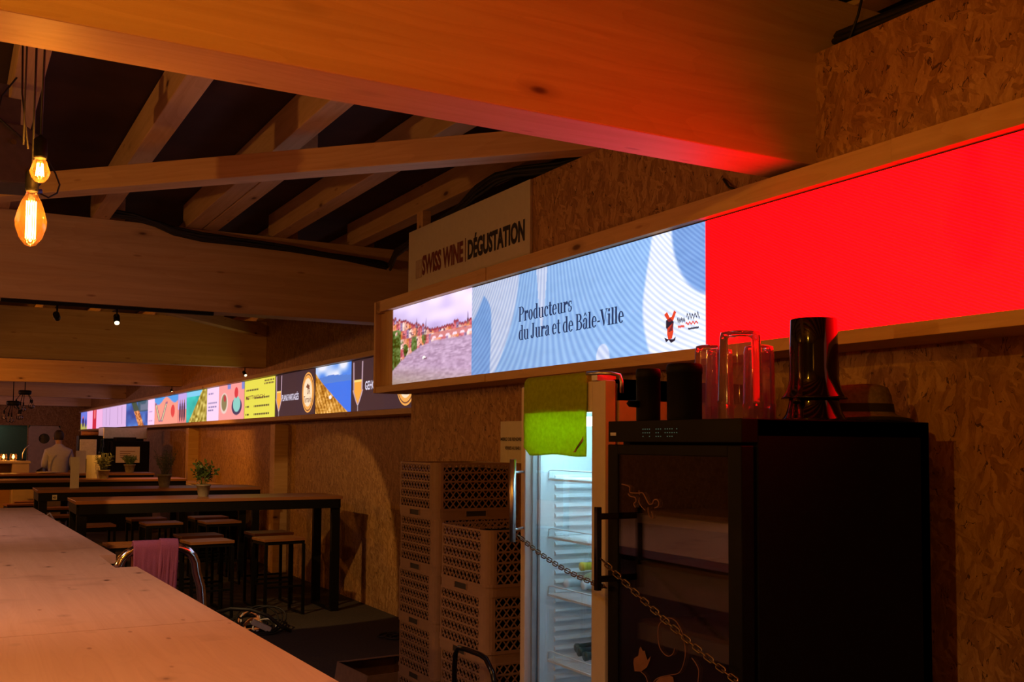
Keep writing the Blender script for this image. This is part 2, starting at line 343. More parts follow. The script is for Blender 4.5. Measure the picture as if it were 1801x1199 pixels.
def fit_text(s, width, height, bold=0.0):
    """text mesh scaled so it spans 0..width by 0..height (cap height)"""
    bm = text_bm(s, 1.0, 1.0, 'LEFT', bold); xs = [v.co.x for v in bm.verts]; x0, x1 = min(xs), max(xs)
    cap = 0.73
    for v in bm.verts: v.co.x = (v.co.x - x0) / (x1 - x0) * width; v.co.y = v.co.y / cap * height
    return bm
def onto_x(bm, X, y_left, z_base, depth=0.0015):
    """flat text mesh -> plane X facing -X; reading direction is -Y; given a little thickness"""
    for v in bm.verts: v.co = Vector((X, y_left - v.co.x, z_base + v.co.y))
    return bm
def onto_y(bm, Y, x_left, z_base):
    for v in bm.verts: v.co = Vector((x_left + v.co.x, Y, z_base + v.co.y))
    return bm

# ================================================================== STRUCTURE
bm = B(); box(bm, (-6, -3.5, -0.1), (4.6, 35, 0)); struct('floor', bm, 'floor')
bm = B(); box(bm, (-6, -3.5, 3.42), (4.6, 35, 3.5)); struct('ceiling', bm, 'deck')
bm = B(); box(bm, (-6.1, -3.5, 0), (-6, 35, 3.42)); struct('wall_left', bm, 'osb')
bm = B(); box(bm, (-6, -3.6, 0), (4.6, -3.5, 3.42)); struct('wall_front', bm, 'osb')
# right wall: low part behind the fridges, its return, the recessed far part
bm = B(); box(bm, (2.80, -3.5, 0), (2.9, 6.45, 2.58)); box(bm, (2.9, 6.35, 0), (3.72, 6.45, 2.58)); struct('wall_right', bm, 'osb')
bm = B(); box(bm, (3.72, 6.2, 0), (3.82, 34, 3.42)); struct('wall_recess', bm, 'osb')
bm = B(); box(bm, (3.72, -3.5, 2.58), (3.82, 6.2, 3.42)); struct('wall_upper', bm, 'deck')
bm = B(); box(bm, (2.63, -3.5, 2.588), (2.655, 2.54, 3.0)); struct('trim_1', bm, 'osb')
bm = B(); box(bm, (2.63, 2.75, 2.588), (2.655, 6.085, 3.0)); struct('trim_2', bm, 'osb')
bm = B(); box(bm, (2.56, 6.45, 2.50), (3.72, 6.52, 2.58)); struct('trim_3', bm, 'osb')
# end wall with the serving opening (left) and the door with its round light
bm = B(); box(bm, (2.15, 34, 0), (2.18, 34.1, 2.04)); box(bm, (3.07, 34, 0), (4.6, 34.1, 3.42)); box(bm, (-6, 34, 2.04), (3.07, 34.1, 3.42)); box(bm, (-6, 34, 0), (-2.0, 34.1, 2.04)); struct('wall_back', bm, 'osb')
bm = B(); box(bm, (-2.3, 34.9, 0), (2.5, 35, 2.3)); struct('wall_kitchen', bm, 'green')
root = bpy.data.objects.new('door_1', None); COL.objects.link(root); root.location = (2.62, 34.03, 0); root['kind'] = 'structure'
bm = B(); R = 0.155; cz = 1.645
outer = [(-0.44, 0.01), (0.44, 0.01), (0.44, 2.03), (-0.44, 2.03)]
hole = [(R * math.cos(2 * PI * i / 32), cz + R * math.sin(2 * PI * i / 32)) for i in range(32)]
def ringface(bm, y):
    hv = [bm.verts.new((x, y, z)) for x, z in hole]
    ov = []
    for i, (x, z) in enumerate(hole):
        a = 2 * PI * i / 32; dx, dz = math.cos(a), math.sin(a)
        tx = 0.44 / abs(dx) if abs(dx) > 1e-6 else 1e9
        tz = ((2.03 - cz) / dz if dz > 0 else (0.01 - cz) / dz) if abs(dz) > 1e-6 else 1e9
        t_ = min(tx, tz); ov.append(bm.verts.new((dx * t_, y, cz + dz * t_)))
    for i in range(32): bm.faces.new((hv[i], hv[(i + 1) % 32], ov[(i + 1) % 32], ov[i]))
    return hv, ov
h1, o1 = ringface(bm, -0.02); h2, o2 = ringface(bm, 0.02)
for i in range(32): bm.faces.new((h1[i], h1[(i + 1) % 32], h2[(i + 1) % 32], h2[i])); bm.faces.new((o1[i], o1[(i + 1) % 32], o2[(i + 1) % 32], o2[i]))
obj('door_leaf', bm, 'board', root)
bm = B(); lathe(bm, [(R, -0.004), (R, 0.004)], n=32)
obj('round_pane', bm, 'glass', root, loc=(0, 0, cz), rot=(PI / 2, 0, 0))

# ---- glulam beams across the room
def across(y0, x1, top=3.22, x0=-6.0):
    o = beam_obj('roof_beam', (x0, y0 + 0.105, (2.6 + top) / 2), (x1, y0 + 0.105, (2.6 + top) / 2), 0.21, top - 2.6, 'glulam'); return o
for y0, x1, lb in ((2.54, 3.2, 'thick spruce beam across the foreground, lit orange and red'), (7.78, 3.72, 'knotty spruce beam behind the hanging bulbs, cables along its top'),
                   (13.45, 3.72, 'dark roof beam, second one beyond the hanging bulbs'), (19.0, 3.72, 'yellowish lit roof beam, third one beyond the hanging bulbs'),
                   (25.6, 3.72, 'roof beam, fourth one beyond the hanging bulbs'), (32.3, 3.72, 'farthest roof beam, nearest the end wall')):
    tag(across(y0, x1), lb, 'beam', 'spruce roof beams across the hall')
# ---- purlins along the room, resting on the beams
names = {0: 'leftmost rafter, behind the bulb cables', 1: 'rafter in the middle of the opening left, seen in full', 2: 'split double rafter right of the middle one', 3: 'third rafter from the left, dark', 4: 'rafter just above the white sign', 5: 'dark rafter nearest the right wall'}
for i in range(-8, 6):
    x = 0.925 + 0.655 * (i - 1)
    for j, (ya, yb) in enumerate(((-3.5, 7.88), (7.88, 19.1), (19.1, 34.0))):
        dx = 0.0 if j % 2 == 0 else 0.12
        if j > 0 and (i < -3): continue
        o = beam_obj('rafter', (x + dx, ya, 3.315), (x + dx, yb, 3.315), 0.12, 0.19, 'spruce')
        nm = names.get(i, 'rafter outside the frame on the left') if j == 0 else ('rafter above the bar tables' if j == 1 else 'rafter near the far end of the hall')
        tag(o, 'spruce ' + nm, 'rafter', 'rafters under the roof, bay %s' % ('front', 'middle', 'far')[j])
o = beam_obj('rafter', (1.705, 5.4, 3.315), (1.705, 7.85, 3.315), 0.11, 0.19, 'spruce'); tag(o, 'short yellowish rafter piece lapped beside the split rafter', 'rafter')
o = beam_obj('diagonal_brace', (2.66, 3.916, 3.06), (-0.92, 7.68, 3.06), 0.125, 0.12, 'spruce'); tag(o, 'slim spruce brace crossing diagonally under the rafters, in front of the knotty beam', 'brace')
o = beam_obj('diagonal_brace', (3.60, 13.27, 3.06), (-0.4, 8.55, 3.06), 0.125, 0.12, 'spruce'); tag(o, 'slim spruce brace seen below the knotty beam, further back', 'brace')
# ---- wall posts
for y, lb in ((12.48, 'brightly lit wooden post on the strand board wall behind the nearest bar table'), (17.6, 'narrow wooden post far back under the screens')):
    tag(boxo('wall_post', (3.55, y - 0.1, 0), (3.72, y + 0.1, 1.83), 'spruce', bevel=0.003), lb, 'post', 'wooden wall posts')
tag(boxo('short_post', (2.66, 5.98, 2.585), (2.72, 6.075, 3.13), 'spruce', bevel=0.003), 'short upright post behind the left end of the white sign', 'post')

# ================================================================== LED SCREENS
def screen_mesh(X, yl, yr, z0, z1, fn, px):
    nx = max(1, int(round((yl - yr) / px))); nz = max(1, int(round((z1 - z0) / px)))
    U, V = np.meshgrid(np.linspace(0, 1, nx + 1), np.linspace(0, 1, nz + 1))
    rgb = np.clip(fn(U, V), 0, 255)
    co = np.stack([np.full(U.shape, X), yl + (yr - yl) * U, z0 + (z1 - z0) * V], -1).reshape(-1, 3)
    idx = np.arange((nx + 1) * (nz + 1)).reshape(nz + 1, nx + 1)
    f = np.stack([idx[:-1, :-1], idx[:-1, 1:], idx[1:, 1:], idx[1:, :-1]], -1).reshape(-1, 4)
    me = bpy.data.meshes.new('pix'); me.from_pydata(co.tolist(), [], f.tolist())
    ca = me.color_attributes.new('pix', 'FLOAT_COLOR', 'POINT'); L = s2l(rgb.reshape(-1, 3)); ca.data.foreach_set('color', np.concatenate([L, np.ones((len(L), 1))], 1).astype('f').ravel())
    return me
rng = np.random.RandomState(3)
def vnoise(U, V, su, sv, seed=0):
    r = np.random.RandomState(seed).rand(64, 64); x = U * su; y = V * sv
    xi = np.floor(x).astype(int); yi = np.floor(y).astype(int); fx = x - xi; fy = y - yi; fx = fx * fx * (3 - 2 * fx); fy = fy * fy * (3 - 2 * fy)
    a = r[yi % 64, xi % 64]; b = r[yi % 64, (xi + 1) % 64]; c = r[(yi + 1) % 64, xi % 64]; d = r[(yi + 1) % 64, (xi + 1) % 64]
    return (a * (1 - fx) + b * fx) * (1 - fy) + (c * (1 - fx) + d * fx) * fy
def paint(base, mask, col):
    mask = np.clip(mask, 0, 1)[..., None]; return base * (1 - mask) + np.asarray(col, float) * mask
def full(U, col): return np.ones(U.shape + (3,)) * np.asarray(col, float)
def band(a, lo, hi, s=0.01): return np.clip((a - lo) / s + .5, 0, 1) * np.clip((hi - a) / s + .5, 0, 1)
def ell(U, V, cx, cy, rx, ry): return np.clip((1 - np.sqrt(((U - cx) / rx) ** 2 + ((V - cy) / ry) ** 2)) * 12 + .5, 0, 1)
def river(U, V):
    n1 = vnoise(U, V, 7, 9, 1); n2 = vnoise(U, V, 45, 50, 2); n3 = vnoise(U, V, 22, 70, 3)
    sky = full(U, (196, 176, 224)) + (n1[..., None] - .5) * 40 + ((V - .6) * 60)[..., None]
    img = paint(sky, np.clip((V - .62) * 2.2, 0, 1) * n1, (238, 222, 240))
    # water
    shore = np.interp(U, [0, .2, .38, .57, 1.0], [.20, .37, .45, .50, .485]) + .008 * (n2 - .5)
    water = full(U, (176, 146, 176)) + ((n3 - .5) * 46)[..., None] + ((n2 - .5) * 26)[..., None]
    water = paint(water, np.clip(.9 - V * 3 - U * .6, 0, 1) * .8, (150, 138, 110))
    # town
    k = np.floor(U * 34); hr = np.random.RandomState(5).rand(64); top = np.interp(U, [0, .08, .17, .38, .55, .75, 1.0], [.90, .84, .82, .73, .63, .66, .645]) + .045 * (hr[k.astype(int) % 64] - .5) + .03 * (.5 - np.abs(((U * 34) % 1) - .5))
    cols = np.array([(205, 110, 120), (226, 165, 150), (190, 90, 100), (232, 200, 190), (215, 130, 80), (150, 120, 160), (235, 150, 120)])
    town = cols[(k.astype(int) * 5 + np.floor(V * 26).astype(int) // 3) % 7].astype(float) + ((n2 - .5) * 90)[..., None]
    town = paint(town, band(top - V, -.01, .035, .01), (150, 50, 66))
    town = paint(town, (n2 > .78).astype(float) * .8, (70, 40, 60))
    img = paint(img, np.clip((top - V) * 60, 0, 1), (0, 0, 0)); m = np.clip((top - V) * 60, 0, 1)[..., None]; img = img * (1 - m) + town * m
    trees = (vnoise(U, V, 16, 9, 8) > .46) * np.clip((shore + .30 - .35 * U - V) * 20, 0, 1) * np.clip((.50 - U) * 12, 0, 1) + (U < .12) * (vnoise(U, V, 16, 12, 18) > .5) * (V < .72)
    img = paint(img, trees, (0, 0, 0)); tt = (full(U, (70, 96, 40)) + ((n2 - .5) * 90)[..., None] + ((vnoise(U, V, 20, 20, 4) - .5) * 60)[..., None]); img = img + tt * np.clip(trees, 0, 1)[..., None]
    wm = np.clip((shore - V) * 50, 0, 1)[..., None]; img = img * (1 - wm) + water * wm
    # bridge with pale arches on the right
    by = shore + .055 + .03 * (U - .5)
    br = band(V, by - .045, by + .02, .01) * np.clip((U - .50) * 30, 0, 1); img = paint(img, br, (196, 120, 120))
    ph = ((U - .52) * 12) % 1
    img = paint(img, br * np.clip((1 - ((ph - .5) / .36) ** 2 - ((V - (by - .05)) / .042) ** 2) * 6, 0, 1), (232, 205, 220))
    img = paint(img, ell(U, V, .44, .30, .022, .02), (245, 235, 235)); img = paint(img, ell(U, V, .455, .285, .02, .01), (90, 50, 70))
    for sx_, h in ((.34, .22), (.46, .16), (.955, .13)): img = paint(img, band(V, .6, .64 + h, .02) * np.clip(1 - np.abs(U - sx_) / (.012 * np.clip((.65 + h - V) / h, 0.1, 1)), 0, 1), (90, 70, 90))
    return img
YL, YM, YR = 6.32, 5.137, 3.098
def title(U, V):
    y = YM + (YR - YM) * U; img = full(U, (150, 190, 236))
    z = 2.0 + .51 * V; wht = (206, 216, 240)
    n = vnoise(U, V, 30, 20, 5); 
    left = np.clip((5.137 - y) * 100, 0, 1)
    # white flow on the left, its blue drop inside
    edge_r = 4.60 + .16 * np.sin((z - 2.0) * 3.2) + np.clip(2.28 - z, 0, 1) ** 1.5 * 1.4
    edge_r = 4.585 + .05 * ((2.51 - z) / .51) + .22 * ((2.51 - z) / .51) ** 2
    edge_l = 5.2 - .42 * np.clip((2.30 - z) / .3, 0, 1) * 0
    flow = np.clip((y - edge_r) * 60, 0, 1); img = paint(img, flow, wht)
    t = (z - 2.0) / .51
    dl = 5.6; dr = 4.965 + .12 * 0 - 0.04 * (1 - (t - .45) ** 2) + .06 * (1 - t)
    drop_r = 4.895 + .18 * np.clip((t - .60) / .36, 0, 1) ** 2.6 - .0 + .03 * np.clip(.5 - t, 0, 1)
    drop_l = np.where(t > .62, 5.137 - .17 * np.clip((t - .62) / .33, 0, 1) ** .8, 9)
    blue = np.clip((y - drop_r) * 80, 0, 1) * np.clip((drop_l - y) * 80, 0, 1) * np.clip((.93 - t) * 40, 0, 1)
    img = paint(img, blue, (128, 172, 228))
    # narrow white drip near the top
    drip = np.abs(y - 4.36) < .055 * np.clip((t - .35) / .65, 0, 1) ** .8
    img = paint(img, drip.astype(float), wht)
    # large white area on the right and the blue bay cut from it
    e2 = 3.50 + .05 * np.sin(t * 4) + .06 * np.clip(t - .6, 0, 1) - .03
    img = paint(img, np.clip((e2 - y) * 60, 0, 1), (232, 236, 250))
    bay = np.clip((1 - ((y - 3.05) / .27) ** 2 - ((t - 1.02) / .62) ** 2) * 8, 0, 1); img = paint(img, bay, (120, 158, 212))
    img = paint(img, ell(y, t, 3.815, .02, .055, .13), (214, 222, 244))
    return img + ((n - .5) * 8)[..., None]
def solid(c): return lambda U, V: full(U, c)
M['led_photo'] = led('led photo pixels', 3.0, 0.0, 1.0); M['led_title'] = led('led title pixels', 2.1, 0.40, 1.0); M['led_red'] = led('led red pixels', 11.0, -1.0, 1.5)
M['led_far'] = led('led far pixels', 1.1); M['navy'] = emis('navy led lettering', s2l((22, 50, 92)), 1.0); M['ledblack'] = plain('led surround black', (0.01, 0.01, 0.012), 0.5)
scr = thing('led_screen', 'long wood framed LED screen nearest the camera, river photo, blue title and red field', 'screen', (2.6, 4.0, 1.955))
def rel(me, o):
    if isinstance(me, bmesh.types.BMesh): bmesh.ops.translate(me, verts=me.verts, vec=-Vector(o))
    else: me.transform(Matrix.Translation(-Vector(o)))
    return me
O = (2.6, 4.0, 1.955)
bm = B(); box(bm, (2.603, -3.4, 2.0), (2.70, YL, 2.51)); obj('screen_body', rel(bm, O), 'ledblack', scr)
pp = obj('picture_panel', rel(screen_mesh(2.600, YL, YM, 2.0, 2.508, river, 0.007), O), 'led_photo', scr, label='river and old town photo')
pt = obj('picture_panel', rel(screen_mesh(2.599, YM, YR, 2.0, 2.505, title, 0.006), O), 'led_title', scr, label='pale blue title panel')
pr = obj('picture_panel', rel(screen_mesh(2.600, YR, 1.0, 2.0, 2.505, solid((255, 0, 3)), 0.25), O), 'led_red', scr, label='plain red panel')
obj('picture_panel', rel(screen_mesh(2.600, 1.0, -3.4, 2.0, 2.505, solid((255, 120, 90)), 0.25), O), led('led added glow', 1.0), scr, label='unseen salmon panel added beyond the red one')  # made-up glowing panel out of frame, warm light for the room
for i, (ya, yb) in enumerate(((6.53, 4.9), (4.9, 2.16), (2.16, -0.6), (-0.6, -3.45))):
    d = 0.003 * (i % 2)
    for za, zb in ((2.51, 2.585), (1.955, 2.0)):
        c = Vector((2.68, (ya + yb) / 2, (za + zb) / 2)); bm = B(); box(bm, (-(ya - yb) / 2 + .001, -.12 + d, -(zb - za) / 2), ((ya - yb) / 2 - .001, .12, (zb - za) / 2))
        obj('frame_rail', bm, 'rail', scr, loc=c - Vector(O), rot=(0, 0, -PI / 2), bevel=0.002)
bm = B(); box(bm, (-.2775, -.12, -.10), (.2775, .12, .10)); obj('frame_stile', bm, 'rail', scr, loc=Vector((2.695, 6.43, 2.255)) - Vector(O), rot=(0, -PI / 2, 0), bevel=0.002)
bm = B(); box(bm, (-.3125, -.125, -.014), (.3125, .125, .014)); obj('frame_stile', bm, 'rail', scr, loc=Vector((2.68, 6.532, 2.27)) - Vector(O), rot=(PI/2, -PI / 2, 0), bevel=0.002)
# Didone style lettering built from stems, bowls and hairlines
T_, H_ = 0.135, 0.032
def bandpoly(cx, cy, rx, ry, th, tv, a0, a1, n=22):
    o = arc(cx, cy, rx, ry, a0, a1, n); i = arc(cx, cy, max(rx - th, .004), max(ry - tv, .004), a0, a1, n)
    return [[o[k], o[k + 1], i[k + 1], i[k]] for k in range(n)]
def R4(x0, y0, x1, y1): return [[(x0, y0), (x1, y0), (x1, y1), (x0, y1)]]
def ball(cx, cy, r): return [arc(cx, cy, r, r, 0, 342, 14)]
def stem(x, y0, y1, s0=True, s1='l'):
    p = R4(x, y0, x + T_, y1)
    if s0: p += R4(x - .06, y0, x + T_ + .06, y0 + H_)
    if s1 == 'l': p += R4(x - .07, y1 - H_, x + T_ / 2, y1)
    if s1 == 'b': p += R4(x - .07, y1 - H_, x + T_ + .07, y1)
    return p
XH, CH = 0.50, 0.74
def glyph(c):
    if c == ' ': return [], .22
    if c == 'o': return bandpoly(.25, .25, .23, .26, T_, H_, 0, 360, 30), .52
    if c == 'c': return bandpoly(.24, .25, .22, .26, T_, H_, 45, 315) + ball(.36, .40, .065), .46
    if c == 'e': return bandpoly(.24, .25, .22, .26, T_, H_, 55, 320) + bandpoly(.24, .25, .22, .26, .10, H_, 0, 60, 8) + R4(.08, .25, .44, .25 + H_), .50
    if c == 'd': return bandpoly(.24, .25, .22, .26, T_, H_, 60, 300) + stem(.33, 0, CH, False, 'l') + R4(.33, 0, .52, H_), .56
    if c == 'P': return stem(.07, 0, CH, True, 'l') + bandpoly(.30, .54, .27, .20, T_, H_, -90, 90) + R4(.16, CH - H_, .31, CH) + R4(.16, .34, .31, .34 + H_), .60
    if c == 'B': return stem(.07, 0, CH, True, 'l') + bandpoly(.30, .56, .23, .18, T_, H_, -90, 90) + bandpoly(.32, .20, .28, .20, T_, H_, -90, 90) + R4(.16, CH - H_, .31, CH) + R4(.16, .375, .33, .375 + H_) + R4(.03, 0, .33, H_), .65
    if c == 'r': return stem(.07, 0, XH) + bandpoly(.34, .34, .15, .17, .09, H_, 60, 180, 10) + ball(.38, .42, .07), .46
    if c == 'u': return R4(.07, .12, .07 + T_, XH) + R4(.01, XH - H_, .14, XH) + bandpoly(.26, .16, .19, .18, T_, H_, 180, 300, 10) + stem(.37, 0, XH, False, 'l') + R4(.37, 0, .56, H_), .60
    if c == 't': return R4(.09, .1, .09 + T_, .66) + R4(.0, XH - H_, .34, XH) + bandpoly(.24, .13, .15, .14, T_, H_, 180, 330, 10), .36
    if c == 's': return bandpoly(.20, .36, .17, .145, .10, H_, 40, 230, 12) + bandpoly(.20, .14, .17, .15, .10, H_, -130, 50, 12) + [[(.07, .36), (.20, .24), (.34, .14), (.22, .27), (.10, .40)]] + R4(.32, .34, .35, .49) + R4(.04, .01, .07, .16), .42
    if c == 'J': return stem(.18, .14, CH, False, 'b') + bandpoly(.14, .14, .175, .15, T_, H_, 200, 360, 12) + ball(.04, .10, .06), .46
    if c == 'a' or c == 'â':
        p = R4(.27, .04, .27 + T_, .36) + bandpoly(.22, .35, .185, .16, T_, H_, 0, 150, 12) + ball(.10, .38, .06) + bandpoly(.19, .135, .165, .15, .11, H_, 80, 330, 16) + bandpoly(.42, .07, .08, .08, .03, .03, 200, 330, 6)
        if c == 'â': p += [[(.08, .58), (.13, .58), (.23, .68), (.22, .76)], [(.22, .76), (.23, .68), (.33, .58), (.38, .58)]]
        return p, .50
    if c == 'l': return stem(.07, 0, CH), .30
    if c == 'i': return stem(.07, 0, XH) + ball(.14, .66, .075), .30
    if c == 'V': return [[(.03, CH), (.19, CH), (.40, .12), (.33, 0), (.31, 0)], [(.33, 0), (.35, .04), (.57, CH), (.535, CH)]] + R4(-.03, CH - H_, .25, CH) + R4(.46, CH - H_, .66, CH), .64
    if c == '-': return R4(.03, .20, .25, .20 + .07), .28
    return [], .3
def didone(s, width, xh):
    """polygons scaled to width and x height"""
    x = 0; P = []
    for c in s:
        g_, a = glyph(c); P += [[(px + x, py) for px, py in poly] for poly in g_]; x += a
    return [[(px / x * width, py / XH * xh) for px, py in poly] for poly in P]
def flat_polys(P, X, yl, zb, slope=0.0, th=0.0012):
    bm = B()
    for poly in P: prism(bm, poly, lambda p, s: (X - s * th, yl - p[0], zb + p[1]))
    return bm
bm = flat_polys(didone('Producteurs', 0.52, 0.052), 2.5985, 4.592, 2.255)
b2 = flat_polys(didone('du Jura et de Bâle-Ville', 0.945, 0.052), 2.5985, 4.592, 2.158)
tmp = bpy.data.meshes.new('t'); b2.to_mesh(tmp); b2.free(); bm.from_mesh(tmp)
obj('lettering', rel(bm, O), 'navy', pt, label='dark blue title Producteurs du Jura et de Bâle-Ville')
# small red and black emblem with handwriting beside it
bm = B(); yl, zb = 3.36, 2.035
def pl(P, mi):
    for poly in P: prism(bm, poly, lambda p, s: (2.5985 - s * .0012, yl - p[0], zb + p[1]), mi)
pl([[(.0, .125), (.018, .135), (.035, .11), (.05, .112), (.066, .137), (.078, .128), (.058, .095), (.03, .092)]], 0)
pl([[(.012, .10), (.04, .108), (.062, .09), (.056, .055), (.03, .05), (.012, .07)]], 1)
pl([[(.02, .066), (.055, .085), (.06, .05), (.05, .022), (.028, .018), (.02, .04)]], 0)
pl([[(.0, .03), (.012, .01), (.03, .018), (.045, .004), (.07, .012), (.075, .028), (.06, .018), (.04, .02), (.02, .022)]], 1)
def squig(x0, x1, z, amp, fr, mi, seed):
    r = random.Random(seed); n = 34; pts = [(x0 + (x1 - x0) * i / n, z + amp * math.sin(i * fr) * (.4 + r.random() * .9)) for i in range(n + 1)]
    for a, b_ in zip(pts, pts[1:]): pl([[(a[0], a[1] - .0028), (b_[0] + .001, b_[1] - .0028), (b_[0] + .001, b_[1] + .0028), (a[0], a[1] + .0028)]], mi)
squig(.085, .135, .092, .010, 1.1, 1, 1); squig(.145, .225, .102, .011, .9, 1, 5); squig(.09, .13, .066, .004, 1.1, 0, 2); squig(.14, .215, .074, .005, .7, 0, 6); squig(.155, .22, .052, .0025, 1.4, 1, 3)
M['ledorange'] = emis('led orange red', s2l((236, 70, 40)), 1.0); M['ledink'] = emis('led black print', s2l((30, 28, 50)), 1.0)
obj('emblem', rel(bm, O), ['ledorange', 'ledink'], pt, label='small red and black emblem with handwriting')

# ---- far screen
far = thing('led_screen', 'long distant LED screen of bright poster panels above the bar tables', 'screen', (3.5, 12.0, 1.86))
OF = (3.5, 12.0, 1.86)
bm = B(); box(bm, (3.505, 7.0, 1.92), (3.60, 32.75, 2.42)); obj('screen_body', rel(bm, OF), 'ledblack', far)
def tex(U, V, c, amp, su, sv, seed): return full(U, c) + ((vnoise(U, V, su, sv, seed) - .5) * amp)[..., None]
def lines(img, U, V, rows, x0, x1, col, h=.02, seg=9, seed=0):
    r = np.random.RandomState(seed)
    for k, z in enumerate(rows):
        xr = x0 + (x1 - x0) * (.55 + .45 * r.rand()); on = ((U * seg * 3 + r.rand() * 9) % 3) > .5
        img = paint(img, band(V, z - h, z + h, .01) * band(U, x0, xr, .01) * on, col)
    return img
def flute(img, U, V, cx, w):
    t = V; half = w * np.clip(np.where(t > .42, .8 + .2 * (t - .42), ((t - .12) / .30)), 0, 1) ** .8
    inside = np.clip((half - np.abs(U - cx)) * 60, 0, 1) * (t > .12)
    img = paint(img, inside * (t < .60), (238, 160, 60)); img = paint(img, np.clip(1 - np.abs(np.abs(U - cx) - half) * 60, 0, 1) * (t > .12) * (t < .97), (226, 190, 205))
    img = paint(img, band(t, .57, .61) * inside, (255, 214, 120)); return paint(img, np.clip(1 - np.abs(U - cx) * 90, 0, 1) * (t < .13), (200, 190, 190))
def p_dark(U, V):
    img = full(U, (26, 24, 42)); return paint(img, (U > .55) * (U < .8) * .5, (14, 22, 46))
def p_glass(cx, w): return lambda U, V: flute(p_dark(U, V), U, V, cx, w)
def p_vine(U, V):
    sky = paint(full(U, (60, 130, 226)), np.clip(vnoise(U, V, 5, 4, 11) * 2.2 - .7 + (V - .8) * 1.5, 0, 1), (226, 230, 244))
    img = paint(sky, (V < .80 - .12 * np.abs(U - .45)) * (V > .5), (58, 120, 205)); img = paint(img, (V < .62), (20, 110, 226))
    hill = V < .88 - .95 * U ** .9; rowp = np.sin((U * 1.2 + V * .5) * 60) * 22
    h = tex(U, V, (186, 128, 44), 70, 30, 34, 12) + tex(U, V, (0, 0, 0), 60, 9, 7, 13) + rowp[..., None]; m = hill[..., None] * 1.0; img = img * (1 - m) + h * m
    return paint(img, ell(U, V, .44, .33, .04, .04), (240, 232, 226))
def p_yellow(U, V):
    img = full(U, (222, 214, 74)); img = lines(img, U, V, [.74], .05, .62, (70, 62, 40), .018, 12, 1)
    for z in (.52, .31, .10): img = lines(img, U, V, [z], .05, .2, (80, 70, 40), .022, 12, 2); img = lines(img, U, V, [z], .33, .95, (80, 70, 40), .022, 14, 3)
    return lines(img, U, V, [.86, .93], .66, .97, (110, 95, 50), .02, 12, 4)
def p_dish(U, V):
    img = full(U, (240, 150, 146)); img = paint(img, (V > .86) * (U > .35) * (U < .48), (120, 130, 200)); img = paint(img, (V > .8) * (U > .9), (120, 130, 200))
    img = paint(img, ell(U, V, .22, .48, .16, .30), (226, 200, 190)); img = paint(img, ell(U, V, .22, .5, .11, .24), (130, 120, 80)); img = paint(img, ell(U, V, .25, .62, .05, .1), (180, 50, 60))
    img = paint(img, ell(U, V, .72, .36, .19, .24), (40, 40, 80)); img = paint(img, ell(U, V, .72, .42, .14, .22), (130, 200, 190)); return paint(img, ell(U, V, .70, .74, .07, .15), (210, 50, 60))
def p_column(U, V): return lines(lines(full(U, (240, 206, 236)), U, V, [.82], .1, .8, (150, 130, 180), .02, 5, 5), U, V, [.54, .42, .32], .1, .9, (120, 110, 160), .018, 6, 6)
def p_lake(U, V):
    img = tex(U, V, (20, 180, 170), 40, 5, 5, 21); img = paint(img, V > .82, (120, 200, 235)); hill = V < .2 + 1.5 * (U - .25)
    h = tex(U, V, (170, 150, 60), 110, 14, 12, 22) + (np.sin((U - V * .4) * 40) * 18)[..., None]; m = hill[..., None] * 1.0; return img * (1 - m) + h * m
def p_people(U, V):
    img = full(U, (190, 160, 226)); img = paint(img, V < .45, (226, 130, 120))
    for cx in (.25, .5, .75): img = paint(img, ell(U, V, cx, .38, .10, .34), (70, 40, 70)); img = paint(img, ell(U, V, cx, .74, .05, .06), (170, 110, 100))
    return img
def p_pens(U, V):
    img = full(U, (240, 150, 130)); img = paint(img, V > .86 - .12 * np.sin(U * 9), (70, 150, 226))
    for cx, s in ((.16, -.28), (.42, .30)):
        d = np.abs((U - cx) - s * (V - .4)); img = paint(img, (d < .045) * band(V, .1, .8), (130, 70, 130)); img = paint(img, (d < .02) * band(V, .15, .75), (214, 214, 140))
    return paint(img, ell(U, V, .80, .45, .08, .22), (220, 60, 60))
def p_white(U, V): return lines(full(U, (244, 200, 236)), U, V, [.7, .52, .38, .15], .15, .85, (160, 130, 190), .015, 4, 7)
def p_night(U, V):
    img = tex(U, V, (40, 90, 170), 70, 6, 5, 31); img = paint(img, (U > .55) * (V > .55), (20, 80, 100)); img = paint(img, (U > .68) * (V > .62) * ((U - .8) ** 2 + (V - 1) ** 2 > .02) * .4, (210, 160, 190))
    body = np.abs(U - (.62 - .35 * (V - .3))) < .12; t = tex(U, V, (190, 110, 50), 150, 26, 24, 32); m = (body * (V < .62))[..., None] * 1.0
    img = img * (1 - m) + t * m; return paint(img, body * (V >= .62), (40, 70, 50))
def p_bars(U, V):
    img = full(U, (214, 176, 222)); ph = (U * 6) % 1
    img = paint(img, (ph < .05) * band(V, .12, .96), (120, 90, 130)); return paint(img, ell(ph, V, .5, .12, .06, .03), (120, 80, 110))
def p_misc(U, V):
    img = full(U, (240, 176, 220)); img = paint(img, U < .32, (110, 120, 215)); img = paint(img, (U < .32) * (V < .3 + .3 * (.3 - U)), (180, 170, 80))
    img = paint(img, ell(U, V, .12, .45, .05, .3), (60, 40, 90)); img = paint(img, ell(U, V, .25, .35, .05, .26), (70, 60, 130)); img = paint(img, ell(U, V, .12, .72, .03, .07), (220, 90, 70))
    img = paint(img, (U > .58) * (U < .75), (200, 40, 60)); return paint(img, (U > .64) * (U < .7) * (V > .6), (240, 120, 120))
